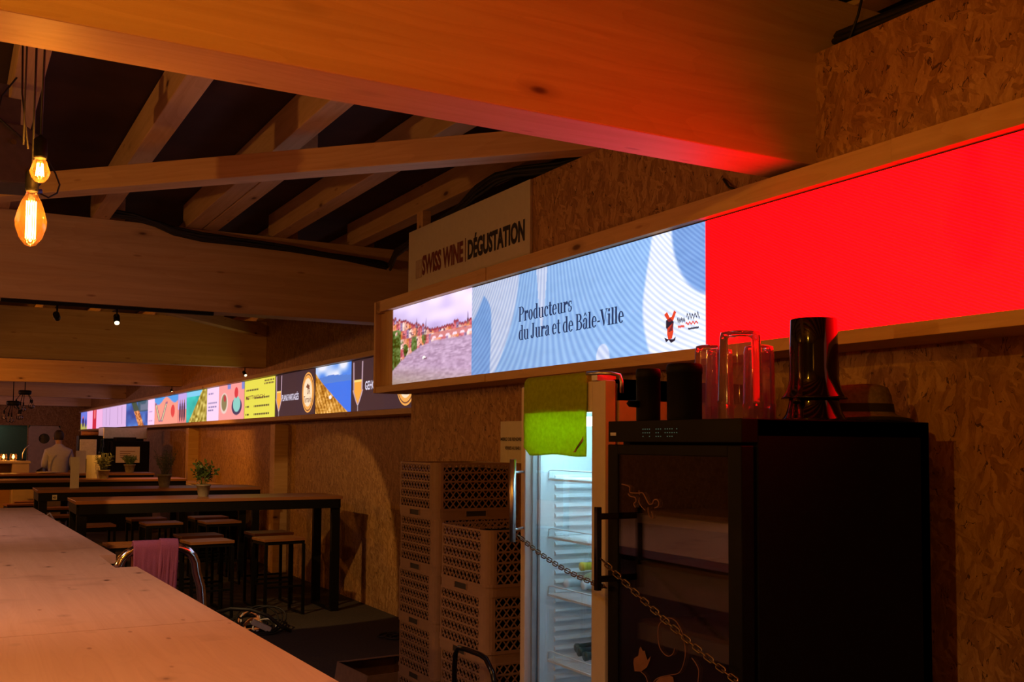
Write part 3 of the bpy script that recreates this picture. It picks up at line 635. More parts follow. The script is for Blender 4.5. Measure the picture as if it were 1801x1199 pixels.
tiles = [(32.70, 27.9, p_misc, 'far poster of people and red bottle', .05), (27.9, 22.58 + 1.4, p_bars, 'pinkish white list with thin upright lines', .04), (23.97, 21.2, p_night, 'blue night picture with orange pattern', .025),
         (21.19, 20.44, p_white, 'white text column', .02), (20.43, 18.19, p_pens, 'salmon poster with crossed pens', .02), (18.18, 17.47, p_people, 'violet picture of standing people', .02),
         (17.465, 15.95, p_lake, 'green lake and vineyard picture', .015), (15.94, 15.16, p_column, 'white column of small text', .012), (15.155, 13.70, p_dish, 'pink poster with two dishes', .01),
         (13.685, 12.23, p_yellow, 'yellow timetable poster', .008), (12.22, 10.69, p_glass(.10, .075), 'dark poster with champagne flute', .008), (10.675, 9.56, p_vine, 'vineyard terraces above a blue lake', .007),
         (9.55, 8.0, p_glass(.115, .085), 'dark poster with champagne flute', .007), (7.99, 7.0, p_dark, 'dark end panel', .05)]
made = []
for ya, yb, fn, lb, px in tiles: made.append(obj('poster_panel', rel(screen_mesh(3.5, ya, yb, 1.92, 2.42, fn, px), OF), 'led_far', far, label=lb))
M['ledwhite'] = emis('led white print', s2l((226, 216, 236)), 1.0); M['ledamber'] = emis('led amber', s2l((246, 170, 84)), 1.0); M['ledcream'] = emis('led cream', s2l((255, 226, 190)), 1.0); M['ledbrown'] = emis('led brown', s2l((120, 70, 50)), 1.0)
def badge(cy, parent):
    bm = B()
    for r, mi, dx in ((1.0, 0, 0), (.92, 1, .001), (.86, 0, .002), (.70, 2, .003)): prism(bm, arc(0, 0, .215 * r, .225 * r, 0, 352, 44), lambda p, s: (3.498 - dx - s * .0009, cy - p[0], 2.165 + p[1]), mi)
    prism(bm, [(-.06, .06), (0, .10), (.06, .07), (.09, .10), (.05, .035), (-.02, .05)], lambda p, s: (3.4935 - s * .001, cy - p[0], 2.165 + p[1]), 1)
    for tx, w_, h_, y_, z_ in (('OR', .11, .07, cy + .02, 2.145), ('Terravin', .27, .075, cy + .135, 2.055)):
        tb = onto_x(fit_text(tx, w_, h_, .01), 3.4932, y_, z_); tmp = bpy.data.meshes.new('t'); tb.to_mesh(tmp); tb.free()
        n0 = len(bm.faces); bm.from_mesh(tmp); bm.faces.ensure_lookup_table()
        for f in bm.faces[n0:]: f.material_index = 1
    obj('round_badge', rel(bm, OF), ['ledamber', 'ledbrown', 'ledcream'], parent, label='round amber badge', normals=False)
badge(10.93, made[10]); badge(8.18, made[12])
obj('lettering', rel(onto_x(fit_text('PLANS PARTAGÉS', .66, .075, .02), 3.497, 11.93, 2.10), OF), 'ledwhite', made[10], label='white poster lettering')
obj('lettering', rel(onto_x(fit_text('GEHOLTES WASSER', .86, .085, .02), 3.497, 9.17, 2.12), OF), 'ledwhite', made[12], label='white poster lettering')
obj('lettering', rel(onto_x(fit_text('MITTWOCH', .9, .05, .01), 3.497, 13.6, 2.17), OF), 'ledbrown', made[9], label='small dark timetable print')
for i, (ya, yb) in enumerate(((6.5, 11.0), (11.0, 17.0), (17.0, 24.0), (24.0, 32.8))):
    for za, zb in ((2.425, 2.475), (1.865, 1.915)):
        L = yb - ya; bm = B(); box(bm, (-L / 2 + .002, -.14, -.025), (L / 2 - .002, .13, .025)); obj('frame_rail', bm, 'rail', far, loc=Vector((3.585, (ya + yb) / 2, (za + zb) / 2)) - Vector(OF), rot=(0, 0, -PI / 2), bevel=0.003)

# ---- white sign on the header
sg = thing('sign_board', 'large off-white sign reading SWISS WINE | DÉGUSTATION above the near screen', 'sign', (2.62, 5.46, 2.59))
OS = (2.62, 5.46, 2.59)
bm = B(); box(bm, (2.612, 4.505, 2.588), (2.628, 6.09, 2.995)); obj('board', rel(bm, OS), 'signw', sg, bevel=.001)
obj('lettering', rel(onto_x(fit_text('SWISS WINE', .585, .118, .045), 2.6105, 5.868, 2.688), OS), 'redink', sg, label='dark red letters SWISS WINE')
obj('lettering', rel(onto_x(fit_text('DÉGUSTATION', .665, .108, .045), 2.6105, 5.222, 2.688), OS), 'ink', sg, label='black letters DÉGUSTATION')
bm = B(); box(bm, (2.6095, 5.25, 2.675), (2.611, 5.256, 2.815)); obj('divider_line', rel(bm, OS), 'redink', sg)
bm = B(); box(bm, (2.6105, 5.875, 2.672), (2.6118, 5.965, 2.788)); obj('small_logo', rel(bm, OS), plain('pale pink print', (0.47, 0.37, 0.30), .6, var=.05), sg, label='pale square logo')
bm = B()
for y in (5.875, 5.919, 5.962): box(bm, (2.6093, y, 2.672), (2.6105, y + .0015, 2.788))
for z in (2.672, 2.73, 2.785): box(bm, (2.6093, 5.875, z), (2.6105, 5.965, z + .003))
obj('logo_grid', rel(bm, OS), plain('pale brown print', (0.40, 0.30, 0.23), .6, var=.05), sg)
# ---- paper notice on the wall
pn = thing('paper_notice', 'beige paper notice on the strand board wall above the tallest crate stack', 'notice', (2.795, 4.98, 1.51))
bm = B(); N = 10
for i in range(N):
    y0, y1 = .165 - .33 * i / N, .165 - .33 * (i + 1) / N; c0, c1 = (-.006 * math.sin(i * .7), -.006 * math.sin((i + 1) * .7))
    v = [bm.verts.new(p) for p in ((c0, y0, 0), (c1, y1, 0), (c1, y1, .235), (c0, y0, .235))]; bm.faces.new(v)
o = obj('sheet', bm, 'paper', pn); sm = o.modifiers.new('s', 'SOLIDIFY'); sm.thickness = .001
for tx, w_, yl, z in (('MERCI DE RENDRE LES', .29, .145, .125), ('VERRES AU BAR', .17, .095, .075)): obj('lettering', onto_x(fit_text(tx, w_, .019, .02), -.010, yl, z), 'ink', pn)

# ================================================================== COUNTER (foreground left)
ct = thing('counter', 'long pale board bar counter in the left foreground with one seam across it', 'counter', (0.1, 3.9, 0))
def edge_x(y): return 0.822 - 0.0253 * y
def cpoly(y0, y1, notch=False):
    p = [(-0.75, y0), (edge_x(y0), y0)]
    if notch: p += [(edge_x(4.46), 4.46), (0.625, 4.46), (0.625, 4.96), (edge_x(4.96), 4.96)]
    return p + [(edge_x(y1), y1), (-0.75, y1)]
for y0, y1, nt in ((-0.95, 3.028, False), (3.032, 8.66, True)):
    c = ((y0 + y1) / 2); bm = B(); prism(bm, cpoly(y0, y1, nt), lambda p, s: (p[1] - c, -(p[0] - 0.1), 1.06 + .04 * s))
    obj('counter_top', bm, 'counter', ct, loc=(0, c - 3.9, 0), rot=(0, 0, PI / 2))
bm = B()
for y in (-.8, 1.1, 2.95, 3.15, 5.0, 6.8, 8.5):
    for x in (-.62, .52 if y > 4.9 else .60): box(bm, (x - .1 - .03, y - 3.9 - .03, 0), (x - .1 + .03, y - 3.9 + .03, 1.06))
obj('leg_frame', bm, 'spruce', ct)
bm = B(); box(bm, (-.50, -4.7, .12), (.44, 4.6, 1.0)); obj('front_boarding', bm, 'shelfwood', ct)

# ================================================================== BAR TABLES
def bar_table(x0, x1, y0, y1, label, mark=False):
    cx, cy = (x0 + x1) / 2, (y0 + y1) / 2; L, D = x1 - x0, y1 - y0
    t = thing('bar_table', label, 'table', (cx, cy, 0), 0, 'high bar tables with black frames')
    bm = B(); box(bm, (-L / 2, -D / 2, -.015), (L / 2, D / 2, .015)); obj('table_top', bm, 'oak', t, loc=(0, 0, 1.085), bevel=.003)
    bm = B(); a = .03
    for s in (-1, 1):
        box(bm, (-L / 2 + a, s * (D / 2 - .03) - .02, .985), (L / 2 - a, s * (D / 2 - .03) + .02, 1.07)); box(bm, (s * (L / 2 - a) - .02, -D / 2 + .03, .985), (s * (L / 2 - a) + .02, D / 2 - .03, 1.07))
    obj('apron_frame', bm, 'blackmetal', t)
    for s in (-1, 1):
        bm = B(); x = s * (L / 2 - .055)
        for q in (-1, 1): box(bm, (x - .04, q * (D / 2 - .055) - .025, 0), (x + .04, q * (D / 2 - .055) + .025, .985))
        box(bm, (x - .04, -D / 2 + .08, 0), (x + .04, D / 2 - .08, .035)); obj('leg_loop', bm, 'blackmetal', t)
    if mark:
        bm = B(); box(bm, (-L / 2 + .14, -D / 2 + .004, 1.0), (-L / 2 + .185, -D / 2 + .009, 1.05)); obj('number_tag', bm, 'paper', t, label='small white tag')
        bm = onto_y(fit_text('43', .03, .025, .02), -D / 2 + .003, -L / 2 + .147, 1.012); obj('tag_number', bm, 'ink', t)
    return t
bar_table(.98, 3.36, 9.36, 10.02, 'nearest high bar table with dark red-brown top and black loop legs, potted mint on it')
bar_table(.84, 3.16, 11.5, 12.2, 'second high bar table, with a small white tag on its frame', True)
bar_table(.30, 2.90, 14.3, 15.0, 'third high bar table from the camera, with the double-leaf menu cards')
bar_table(.62, 2.92, 16.9, 17.6, 'farthest high bar table in front of the man in white')
# ================================================================== STOOLS
def make_stool(label):
    t = thing('bar_stool', label, 'stool', (0, 0, 0), 0, 'backless bar stools'); W_, D_ = .40, .34
    bm = B()
    for i in range(3): y = -D_ / 2 + D_ * i / 3; box(bm, (-W_ / 2, y + .002, .69), (W_ / 2, y + D_ / 3 - .002, .715))
    obj('seat', bm, 'oak', t, bevel=.002)
    bm = B()
    for s in (-1, 1): box(bm, (s * (W_ / 2 - .02) - .015, -D_ / 2 + .01, .66), (s * (W_ / 2 - .02) + .015, D_ / 2 - .01, .69)); box(bm, (-W_ / 2 + .02, s * (D_ / 2 - .025) - .0125, .66), (W_ / 2 - .02, s * (D_ / 2 - .025) + .0125, .69))
    obj('seat_frame', bm, 'blackmetal', t)
    for s in (-1, 1):
        bm = B(); x = s * (W_ / 2 - .015)
        for q in (-1, 1): box(bm, (x - .0125, q * (D_ / 2 - .01) - .0125, 0), (x + .0125, q * (D_ / 2 - .01) + .0125, .66))
        box(bm, (x - .0125, -D_ / 2 + .022, 0), (x + .0125, D_ / 2 - .022, .02)); obj('leg_loop', bm, 'blackmetal', t)
    for q in (-1, 1):
        bm = B(); box(bm, (-W_ / 2 + .03, q * (D_ / 2 - .01) - .01, .26), (W_ / 2 - .03, q * (D_ / 2 - .01) + .01, .28)); obj('foot_rest', bm, 'blackmetal', t)
    return t
st0 = make_stool('nearest bar stool, on the right, in front of the nearest bar table')
st0.location = (2.78, 9.50, 0); st0.rotation_euler = (0, 0, .10)
for x, y, rz, lb in ((2.86, 10.12, .06, 'bar stool tucked behind the nearest one on the right, under the nearest table'), (2.12, 9.52, .10, 'bar stool in front of the nearest table, right of the pink towel'), (2.17, 10.12, .05, 'bar stool just behind the one right of the pink towel'),
                     (1.45, 9.52, .05, 'bar stool in front of the nearest table, directly above the pink towel'), (2.75, 11.75, .08, 'right-hand bar stool in front of the second table'), (2.78, 12.45, .05, 'right-hand bar stool behind the second table'),
                     (2.12, 11.8, .06, 'middle bar stool in front of the second table'), (2.08, 12.5, .04, 'middle bar stool behind the second table'), (1.42, 11.78, .04, 'yellowish lit bar stool left of the middle ones at the second table'),
                     (1.15, 13.35, .0, 'bar stool at the left corner between second and third table, nearer one'), (1.32, 14.9, .0, 'bar stool under the third table at its left, farther one'), (.95, 15.9, .1, 'bar stool left in front of the pale panel'), (1.1, 16.55, .0, 'farthest bar stool before the pale panel')):
    dup(st0, (x, y, 0), rz, lb)
# pale panel behind the second table's left end
tag(boxo('plywood_panel', (.95, 17.9, 0), (1.65, 18.1, 1.0), 'board'), 'pale plywood panel low behind the left bar table ends', 'panel')

# ================================================================== ON THE TABLES
def pot(t, r, h):
    bm = B(); lathe(bm, [(r * .72, 0), (r * .98, h * .86), (r * 1.06, h * .86), (r * 1.08, h), (r * .96, h), (r * .9, h * .9)], n=24, caps=False); bm.faces.new([bm.verts.new((r * .72 * math.cos(k * PI / 12), r * .72 * math.sin(k * PI / 12), .001)) for k in range(24)])
    obj('pot', bm, 'pot', t); bm = B(); lathe(bm, [(r * .93, h * .84), (r * .9, h * .9), (0.001, h * .92)], n=20); obj('soil', bm, 'soil', t)
def leaf_quad(bm, p, d, w_, L, mi=0):
    d = Vector(d).normalized(); a, b = frame(d); a = (a * math.cos(random.random() * 6) + b * math.sin(random.random() * 6)).normalized()
    pts = [p, p + d * L * .35 + a * w_ / 2, p + d * L * .75 + a * w_ * .35, p + d * L, p + d * L * .75 - a * w_ * .35, p + d * L * .35 - a * w_ / 2]
    bm.faces.new([bm.verts.new(q) for q in pts]).material_index = mi
def plant(label, loc, r, h, ph, spread, n, lw, ll, mat, droop=0.3, density=8, leafy=1.0):
    t = thing('potted_herb', label, 'plant', loc, random.random() * 6, 'potted herbs on the bar tables'); pot(t, r, h)
    bs, bl = B(), B()
    for i in range(n):
        a = random.random() * 2 * PI; k = random.random() ** .5; H = ph * (.55 + .45 * random.random()); tip = Vector((math.cos(a) * spread * k, math.sin(a) * spread * k, h + H)); base = Vector((math.cos(a) * r * .5 * k, math.sin(a) * r * .5 * k, h * .9))
        pts = []
        for j in range(6):
            u = j / 5; p = base.lerp(tip, u); p.z = base.z + (tip.z - base.z) * (u ** .8 if droop < .5 else math.sin(u * 2.0) / .909); pts.append(p + Vector((random.gauss(0, .004), random.gauss(0, .004), 0)))
        tube(bs, pts, [.002] * 5 + [.001], 5)
        for j in range(density):
            u = .25 + .75 * (j + random.random()) / density; f = u * 5; i0 = min(4, int(f)); p = pts[i0].lerp(pts[i0 + 1], f - i0)
            d = Vector((random.gauss(0, 1), random.gauss(0, 1), random.gauss(.5, .6))); leaf_quad(bl, p, d, lw * (.6 + .6 * random.random()), ll * (.6 + .6 * random.random()))
    obj('stems', bs, mat, t); obj('foliage', bl, mat, t, normals=False); return t
plant('dark green leafy mint in a pot on the nearest bar table', (2.12, 9.72, 1.1), .064, .115, .22, .13, 20, .028, .045, 'leaf', .3, 9)
plant('wispy tall herb in a grey pot on the second bar table', (2.17, 11.95, 1.1), .075, .14, .28, .15, 40, .006, .035, 'herb', .3, 12)
plant('pale grey-green lavender in a pot on the third bar table', (1.87, 14.62, 1.1), .075, .12, .22, .11, 44, .008, .05, 'herb', .2, 10)
plant('short bright green herb pot on the farthest bar table', (2.60, 17.3, 1.1), .085, .13, .14, .12, 60, .01, .05, 'grass', .2, 8)
def menu(label, loc, leaves, h):
    t = thing('menu_card', label, 'menu', loc, 0, 'white menu cards on the bar tables'); bm = B()
    for ang, w_ in leaves:
        a = math.radians(ang); d = Vector((math.cos(a), math.sin(a), 0)); nrm = Vector((-d.y, d.x, 0)) * .0015
        A = [bm.verts.new(p) for p in (-nrm, d * w_ - nrm, d * w_ + nrm, nrm)]; C_ = [bm.verts.new(v.co + Vector((0, 0, h))) for v in A]
        bm.faces.new(A[::-1]); bm.faces.new(C_)
        for i in range(4): bm.faces.new((A[i], A[(i + 1) % 4], C_[(i + 1) % 4], C_[i]))
    obj('leaves', bm, 'paper', t); return t
menu('single tall menu card on the second bar table', (1.18, 11.85, 1.1), ((4, .088), (75, .09)), .335)
menu('wide folded menu card with faint print on the third bar table', (1.73, 14.75, 1.1), ((152, .07), (14, .12)), .315)
menu('narrow menu card standing behind the single tall one, on the farthest bar table', (1.78, 17.15, 1.1), ((10, .15), (80, .13)), .35)
# ================================================================== TUBE CHAIR + TOWEL at the counter
tc_ = thing('tube_chair', 'chrome tube chair back arching up against the counter edge under the pink towel', 'chair', (.83, 4.62, 0))
def hoop(bm, y, off, r, top=1.165, xl=.655, xr=.985):
    cx = (xl + xr) / 2 - .83; hw = (xr - xl) / 2; pts = [(cx - hw - .015, y, .02), (cx - hw - .015, y, .75), (cx - hw, y, 1.0)]
    for i in range(13):
        a = PI - PI * i / 12; pts.append((cx + (hw - off) * (abs(math.cos(a)) ** .75) * (1 if math.cos(a) > 0 else -1) * (1.0), y, 1.045 + (top - off - 1.045) * math.sin(a) ** .8))
    pts += [(cx + hw + .02, y, .98), (cx + hw + .04, y, .75), (cx + hw + .04, y, .02)]; tube(bm, pts, r, 14)
bm = B(); hoop(bm, .0, .0, .020); obj('back_hoop', bm, 'chrome', tc_)
bm = B(); box(bm, (-.16, .02, .70), (.20, .40, .73)); obj('seat', bm, 'blackplastic', tc_, bevel=.01)
bm = B()
for x in (-.14, .18): tube(bm, [(x, .40, .70), (x, .42, .0)], .012, 10); tube(bm, [(x, .0, .69), (x, .40, .69)], .012, 10)
obj('front_leg_pair', bm, 'chrome', tc_)
# towel over the hoop
def drape(name, W0, W1, front, back, r, mat, parent, wr=.006, nx=24, nz=30, edge=None, thick=.003, seed=0):
    """sheet lying over a bar along local X at z=0: front part hangs toward -Y, back part toward +Y"""
    bm = B(); vv = []
    tot = front + PI * r + back
    for j in range(nz + 1):
        s = tot * j / nz; row = []
        for i in range(nx + 1):
            u = i / nx; x = W0 + (W1 - W0) * u
            wv = wr * (math.sin(u * 14 + seed) + .6 * math.sin(u * 31 + seed * 2)) + wr * .8 * noise.noise((u * 6, s * 14, seed))
            if s < front: z = -(front - s); y = -r; k = min(1, (front - s) / .08); y -= abs(wv) * k; z *= (1 if edge is None else edge(u))
            elif s < front + PI * r: a = (s - front) / r; y = -r * math.cos(a); z = r * math.sin(a)
            else: z = -(s - front - PI * r); y = r + abs(wv) * min(1, -z / .08)
            row.append(bm.verts.new((x, y, z)))
        vv.append(row)
    for j in range(nz):
        for i in range(nx): f = bm.faces.new((vv[j][i], vv[j][i + 1], vv[j + 1][i + 1], vv[j + 1][i])); f.smooth = True
    o = obj(name, bm, mat, parent, normals=False); m = o.modifiers.new('s', 'SOLIDIFY'); m.thickness = thick; m.offset = 1; return o
tw = thing('towel', 'dusty pink towel draped over the chrome chair back beside the counter', 'towel', (.83, 4.62, 1.163))
drape('towel_front', -.115, .045, .185, .14, .0245, 'pinkcloth', tw, .006, thick=.005, seed=1)
o = drape('towel_fold', -.005, .070, .215, .10, .031, 'pinkcloth', tw, .004, thick=.005, seed=4); o.rotation_euler = (0, math.radians(3), 0)

# ================================================================== CABLE HEAP, FLOOR CLUTTER
ch = thing('power_strip_heap', 'tangle of black and white cables with plugs on the floor beyond the counter', 'cables', (2.36, 8.75, 0))
bm = B(); r_ = random.Random(4)
def loopy(bm, n, R, h, r, sd):
    rr = random.Random(sd)
    for k in range(n):
        cx, cy, a0 = rr.uniform(-.08, .08), rr.uniform(-.08, .08), rr.random() * 6; A, Bb, tz = R * rr.uniform(.6, 1.1), R * rr.uniform(.5, .9), rr.uniform(.02, h)
        tube(bm, [(cx + A * math.cos(a0 + i * .3), cy + Bb * math.sin(a0 + i * .3), max(r, tz * (.5 + .5 * math.sin(i * .33 + a0)))) for i in range(21)], r, 7, True)
loopy(bm, 9, .22, .20, .008, 1); tube(bm, [(-.3, .1, .16), (-.2, 0, .20), (-.05, -.08, .19), (.08, -.14, .14), (.18, -.2, .05), (.26, -.22, .01)], .016, 9); obj('black_cables', bm, 'cable', ch)
bm = B(); loopy(bm, 4, .12, .15, .007, 8); obj('white_cables', bm, 'whitewire', ch)
bm = B(); bar(bm, (-.05, -.12, .10), (.10, -.16, .02), .05, .045); obj('socket_block', bm, 'whitewire', ch, bevel=.006)
bm = B(); loopy(bm, 2, .10, .20, .012, 12); obj('orange_cable', bm, 'copper', ch)
t = thing('white_plug_lead', 'small white cable lead beside the far corner of the counter', 'cable', (.70, 9.0, 0))
bm = B(); tube(bm, [(0, 0, 0), (.0, .0, .9), (.02, 0, 1.0), (.05, 0, 1.03), (.08, 0, .98), (.09, .0, .88), (.095, 0, 0)], .008, 8); obj('lead', bm, 'whitewire', t)
bm = B(); box(bm, (-.06, -.03, .93), (.015, .03, 1.03)); obj('plug', bm, 'whitewire', t, bevel=.01)
tag(obj('debris', (lambda bm: (loopy(bm, 4, .07, .04, .009, 22), bm)[1])(B()), 'cable', loc=(3.25, 7.9, 0)), 'small dark scrap lying on the floor before the far wall', 'scrap')
# stacked boards leaning low at the wall behind the second table
for i in range(5):
    c = (3.25 - .012 * i, 14.75 + .07 * (i % 3), .927 + .0225 * i); o = boxo('loose_board', (c[0] - .13, c[1] - .72, c[2] - .011), (c[0] + .13, c[1] + .72, c[2] + .011), 'board' if i % 2 else 'shelfwood')
    tag(o, 'loose wooden board in the stack by the wall behind the second bar table', 'board', 'loose boards stacked by the wall')
tag(boxo('storage_box', (2.98, 13.9, 0), (3.48, 15.6, .915), 'blackplastic', bevel=.01), 'dark storage box carrying the loose boards by the wall', 'box')

# ================================================================== CRATES
def rrect(a, b, r, n=5):
    P = []
    for cx, cy, a0 in ((a / 2 - r, b / 2 - r, 0), (-a / 2 + r, b / 2 - r, 90), (-a / 2 + r, -b / 2 + r, 180), (a / 2 - r, -b / 2 + r, 270)): P += arc(cx, cy, r, r, a0, a0 + 90, n)
    return P
def hoopband(bm, a, b, r, z0, z1, th, segs=None):
    o = rrect(a, b, r); i = rrect(a - 2 * th, b - 2 * th, max(r - th, .005)); n = len(o)
    vo0 = [bm.verts.new((x, y, z0)) for x, y in o]; vo1 = [bm.verts.new((x, y, z1)) for x, y in o]; vi0 = [bm.verts.new((x, y, z0)) for x, y in i]; vi1 = [bm.verts.new((x, y, z1)) for x, y in i]
    for k in range(n):
        l = (k + 1) % n
        for q in ((vo0[k], vo0[l], vo1[l], vo1[k]), (vi0[l], vi0[k], vi1[k], vi1[l]), (vo1[k], vo1[l], vi1[l], vi1[k]), (vo0[l], vo0[k], vi0[k], vi0[l])): bm.faces.new(q)
def make_crate(label):
    t = thing('glass_rack', label, 'rack', (0, 0, 0), 0, 'beige dishwasher racks stacked by the wall'); a = b_ = .50; r = .055; H = .293; zb = .056
    bm = B(); hoopband(bm, a, b_, r, 0, zb - .012, .004); box(bm, (-a / 2 + .02, -b_ / 2 + .02, .01), (a / 2 - .02, b_ / 2 - .02, .016)); hoopband(bm, a + .006, b_ + .006, r, zb - .014, zb, .008)
    obj('base_band', bm, 'crate', t, normals=True)
    bm = B(); tiers = 5; dz = (H - zb) / tiers
    for k in range(1, tiers + 1): hoopband(bm, a, b_, r, zb + k * dz - .0045, zb + k * dz + .0045, .006)
    for k in range(tiers):
        z0, z1 = zb + k * dz, zb + (k + 1) * dz; n = 10
        for s in (-1, 1):
            for i in range(n):
                u0 = -.195 + .39 * i / n; u1 = u0 + .39 / n
                for (p, q) in ((u0, u1), (u1, u0)):
                    bar(bm, (s * (a / 2 - .004), p, z0), (s * (a / 2 - .004), q, z1), .0055, .0055); bar(bm, (p, s * (b_ / 2 - .004), z0), (q, s * (b_ / 2 - .004), z1), .0055, .0055)
    obj('lattice_wall', bm, 'crate', t, normals=False)
    bm = B()
    for k in range(-2, 3): box(bm, (k * .09 - .002, -.23, .016), (k * .09 + .002, .23, H - .03)); box(bm, (-.23, k * .09 - .002, .016), (.23, k * .09 + .002, H - .03))
    obj('darkening_dividers', bm, 'blackplastic', t)  # black dividers added to keep the inside of the racks dark
    for cx, cy, a0 in ((1, 1, 0), (-1, 1, 90), (-1, -1, 180), (1, -1, 270)):
        bm = B(); P = arc(cx * (a / 2 - r), cy * (b_ / 2 - r), r, r, a0, a0 + 90, 6); Q = arc(cx * (a / 2 - r), cy * (b_ / 2 - r), r - .005, r - .005, a0, a0 + 90, 6)
        prism(bm, P + Q[::-1], lambda p, s: (p[0], p[1], zb + (H - zb) * s)); obj('corner_post', bm, 'crate', t)
    for q in range(4):
        def tr(p): return Matrix.Rotation(q * PI / 2, 3, 'Z') @ Vector(p)
        hw, z0, z1 = .06, .012, .04; bm = B()
        P = [(-hw - .006, z0), (-hw - .006, z1 + .006), (hw + .006, z1 + .006), (hw + .006, z0), (hw, z0), (hw, z1), (-hw, z1), (-hw, z0)]
        prism(bm, P, lambda p, u: tr((a / 2 - .004 + .008 * u, p[0], p[1]))); obj('grip_rim', bm, 'crate', t, normals=False)
        bm = B(); prism(bm, [(-hw, z0), (hw, z0), (hw, z1), (-hw, z1)], lambda p, u: tr((a / 2 - .0035 + .0041 * u, p[0], p[1]))); obj('dark_grip_patch', bm, 'ink', t)  # black patch painted in for the shade inside the grip opening
    return t
posn = ['topmost', 'second from the top', 'third from the top', 'fourth from the top', 'lowest']
c0 = make_crate('beige lattice glass rack, topmost of the taller stack at the wall'); c0.location = (2.51, 5.14, 1.215)
for k in range(1, 5): dup(c0, (2.51 + .004 * (k % 2), 5.14 - .004 * (k % 2), 1.215 - .295 * k), None, 'beige lattice glass rack, %s of the taller stack at the wall' % posn[k])
for k in range(4): dup(c0, (2.36 - .004 * (k % 2), 4.26 + .004 * (k % 2), .935 - .295 * k), None, 'beige lattice glass rack, %s of the lower stack beside the white fridge' % ['topmost', 'second from the top', 'third from the top', 'lowest'][k])
for (x, y, h), lb in (((2.51, 5.14, .035), 'flat black dolly under the taller rack stack'), ((2.36, 4.26, .05), 'flat black dolly under the lower rack stack')):
    tag(boxo('rack_dolly', (x - .25, y - .25, 0), (x + .25, y + .25, h), 'blackplastic', bevel=.005), lb, 'dolly')
# cardboard box left of the stacks
cb = thing('cardboard_box', 'open brown cardboard box on the floor left of the rack stacks', 'box', (2.42, 5.98, 0), .06)
bm = B(); a, b_, h = .40, .46, .235
for s in (-1, 1): box(bm, (s * a / 2 - .003, -b_ / 2, 0), (s * a / 2 + .003, b_ / 2, h)); box(bm, (-a / 2, s * b_ / 2 - .003, 0), (a / 2, s * b_ / 2 + .003, h))
box(bm, (-a / 2, -b_ / 2, 0), (a / 2, b_ / 2, .006)); obj('box_body', bm, 'card', cb)
bm = B(); bar(bm, (0, b_ / 2, h), (0, b_ / 2 - .18, h + .035), a, .004); obj('flap', bm, 'card', cb)
bm = B(); bar(bm, (-a / 2, 0, h), (-a / 2 - .02, 0, h - .12), b_, .004); obj('flap', bm, 'card', cb)
# hand truck
ht = thing('hand_truck', 'black tube handle of a hand truck standing before the rack stacks', 'hand truck', (1.95, 3.83, 0))
bm = B(); tube(bm, [(0, .16, .06), (0, .16, .66), (0, .15, .715), (0, .12, .745), (0, .05, .75), (0, -.08, .752), (0, -.13, .745), (0, -.19, .70), (0, -.215, .64), (0, -.22, .06)], .011, 12); obj('handle_tube', bm, 'gloss', ht)
bm = B(); box(bm, (-.22, -.2, .01), (.0, .14, .02)); bar(bm, (0, -.2, .3), (0, .14, .3), .02, .02); obj('toe_plate', bm, 'blackmetal', ht)
for y in (-.19, .13): bm = B(); lathe(bm, [(.03, -.02), (.07, -.02), (.075, 0), (.07, .02), (.03, .02)], n=20); obj('wheel', bm, 'blackplastic', ht, loc=(.06, y, .076), rot=(PI / 2, 0, 0))

# ================================================================== WHITE FRIDGE
wf = thing('display_fridge', 'tall white fridge with lit glass door and lime cloth over it', 'fridge', (2.0, 3.215, 0)); OW = (2.0, 3.215, 0)
y0, y1 = 2.92, 3.51
bm = B()
for a, b_ in (((2.06, y0, .04), (2.70, y0 + .04, 1.85)), ((2.06, y1 - .04, .04), (2.70, y1, 1.85)), ((2.66, y0, .04), (2.70, y1, 1.85)), ((2.06, y0, 1.775), (2.70, y1, 1.85)), ((2.06, y0, .04), (2.70, y1, .14))): box(bm, a, b_)
for x in (2.10, 2.66):
    for y in (y0 + .05, y1 - .05): box(bm, (x - .02, y - .02, 0), (x + .02, y + .02, .04))
obj('cabinet', rel(bm, OW), 'white', wf)
bm = B(); ya, yb = y0 + .04, y1 - .04
box(bm, (2.065, ya, .14), (2.66, ya + .004, 1.775)); box(bm, (2.065, yb - .004, .14), (2.66, yb, 1.775)); box(bm, (2.655, ya, .14), (2.66, yb, 1.775)); box(bm, (2.065, ya, 1.770), (2.66, yb, 1.775)); box(bm, (2.065, ya, .14), (2.66, yb, .145))
z = .20
while z < 1.50:      # horizontal ribs of the moulded side wall
    for yy, s in ((yb - .004, -1), (ya + .004, 1)):
        prism(bm, [(0, 0), (0, .022), (.010, .016), (.013, .008), (.010, .002)], lambda p, q: (2.13 + .50 * q, yy + s * p[0], z + p[1]))
    z += .0375
obj('liner', rel(bm, OW), 'liner', wf)
def wire_shelf(z):
    bm = B()
    for i in range(34): y = ya + .012 + (yb - ya - .024) * i / 33; tube(bm, [(2.10, y, z), (2.64, y, z)], .0016, 5)
    for x in (2.10, 2.30, 2.50, 2.64): tube(bm, [(x, ya + .008, z - .003), (x, yb - .008, z - .003)], .003, 6)
    tube(bm, [(2.10, yb - .01, z + .002), (2.10, yb - .012, z + .028), (2.104, yb - .03, z + .032), (2.104, ya + .03, z + .032), (2.10, ya + .012, z + .028), (2.10, ya + .01, z + .002)], .0025, 6)
    box(bm, (2.098, ya + .008, z - .010), (2.103, yb - .008, z - .001)); return bm
zs = (1.485, 1.255, 1.03, .775, .53)
for z in zs: obj('wire_shelf', rel(wire_shelf(z), OW), 'liner', wf)
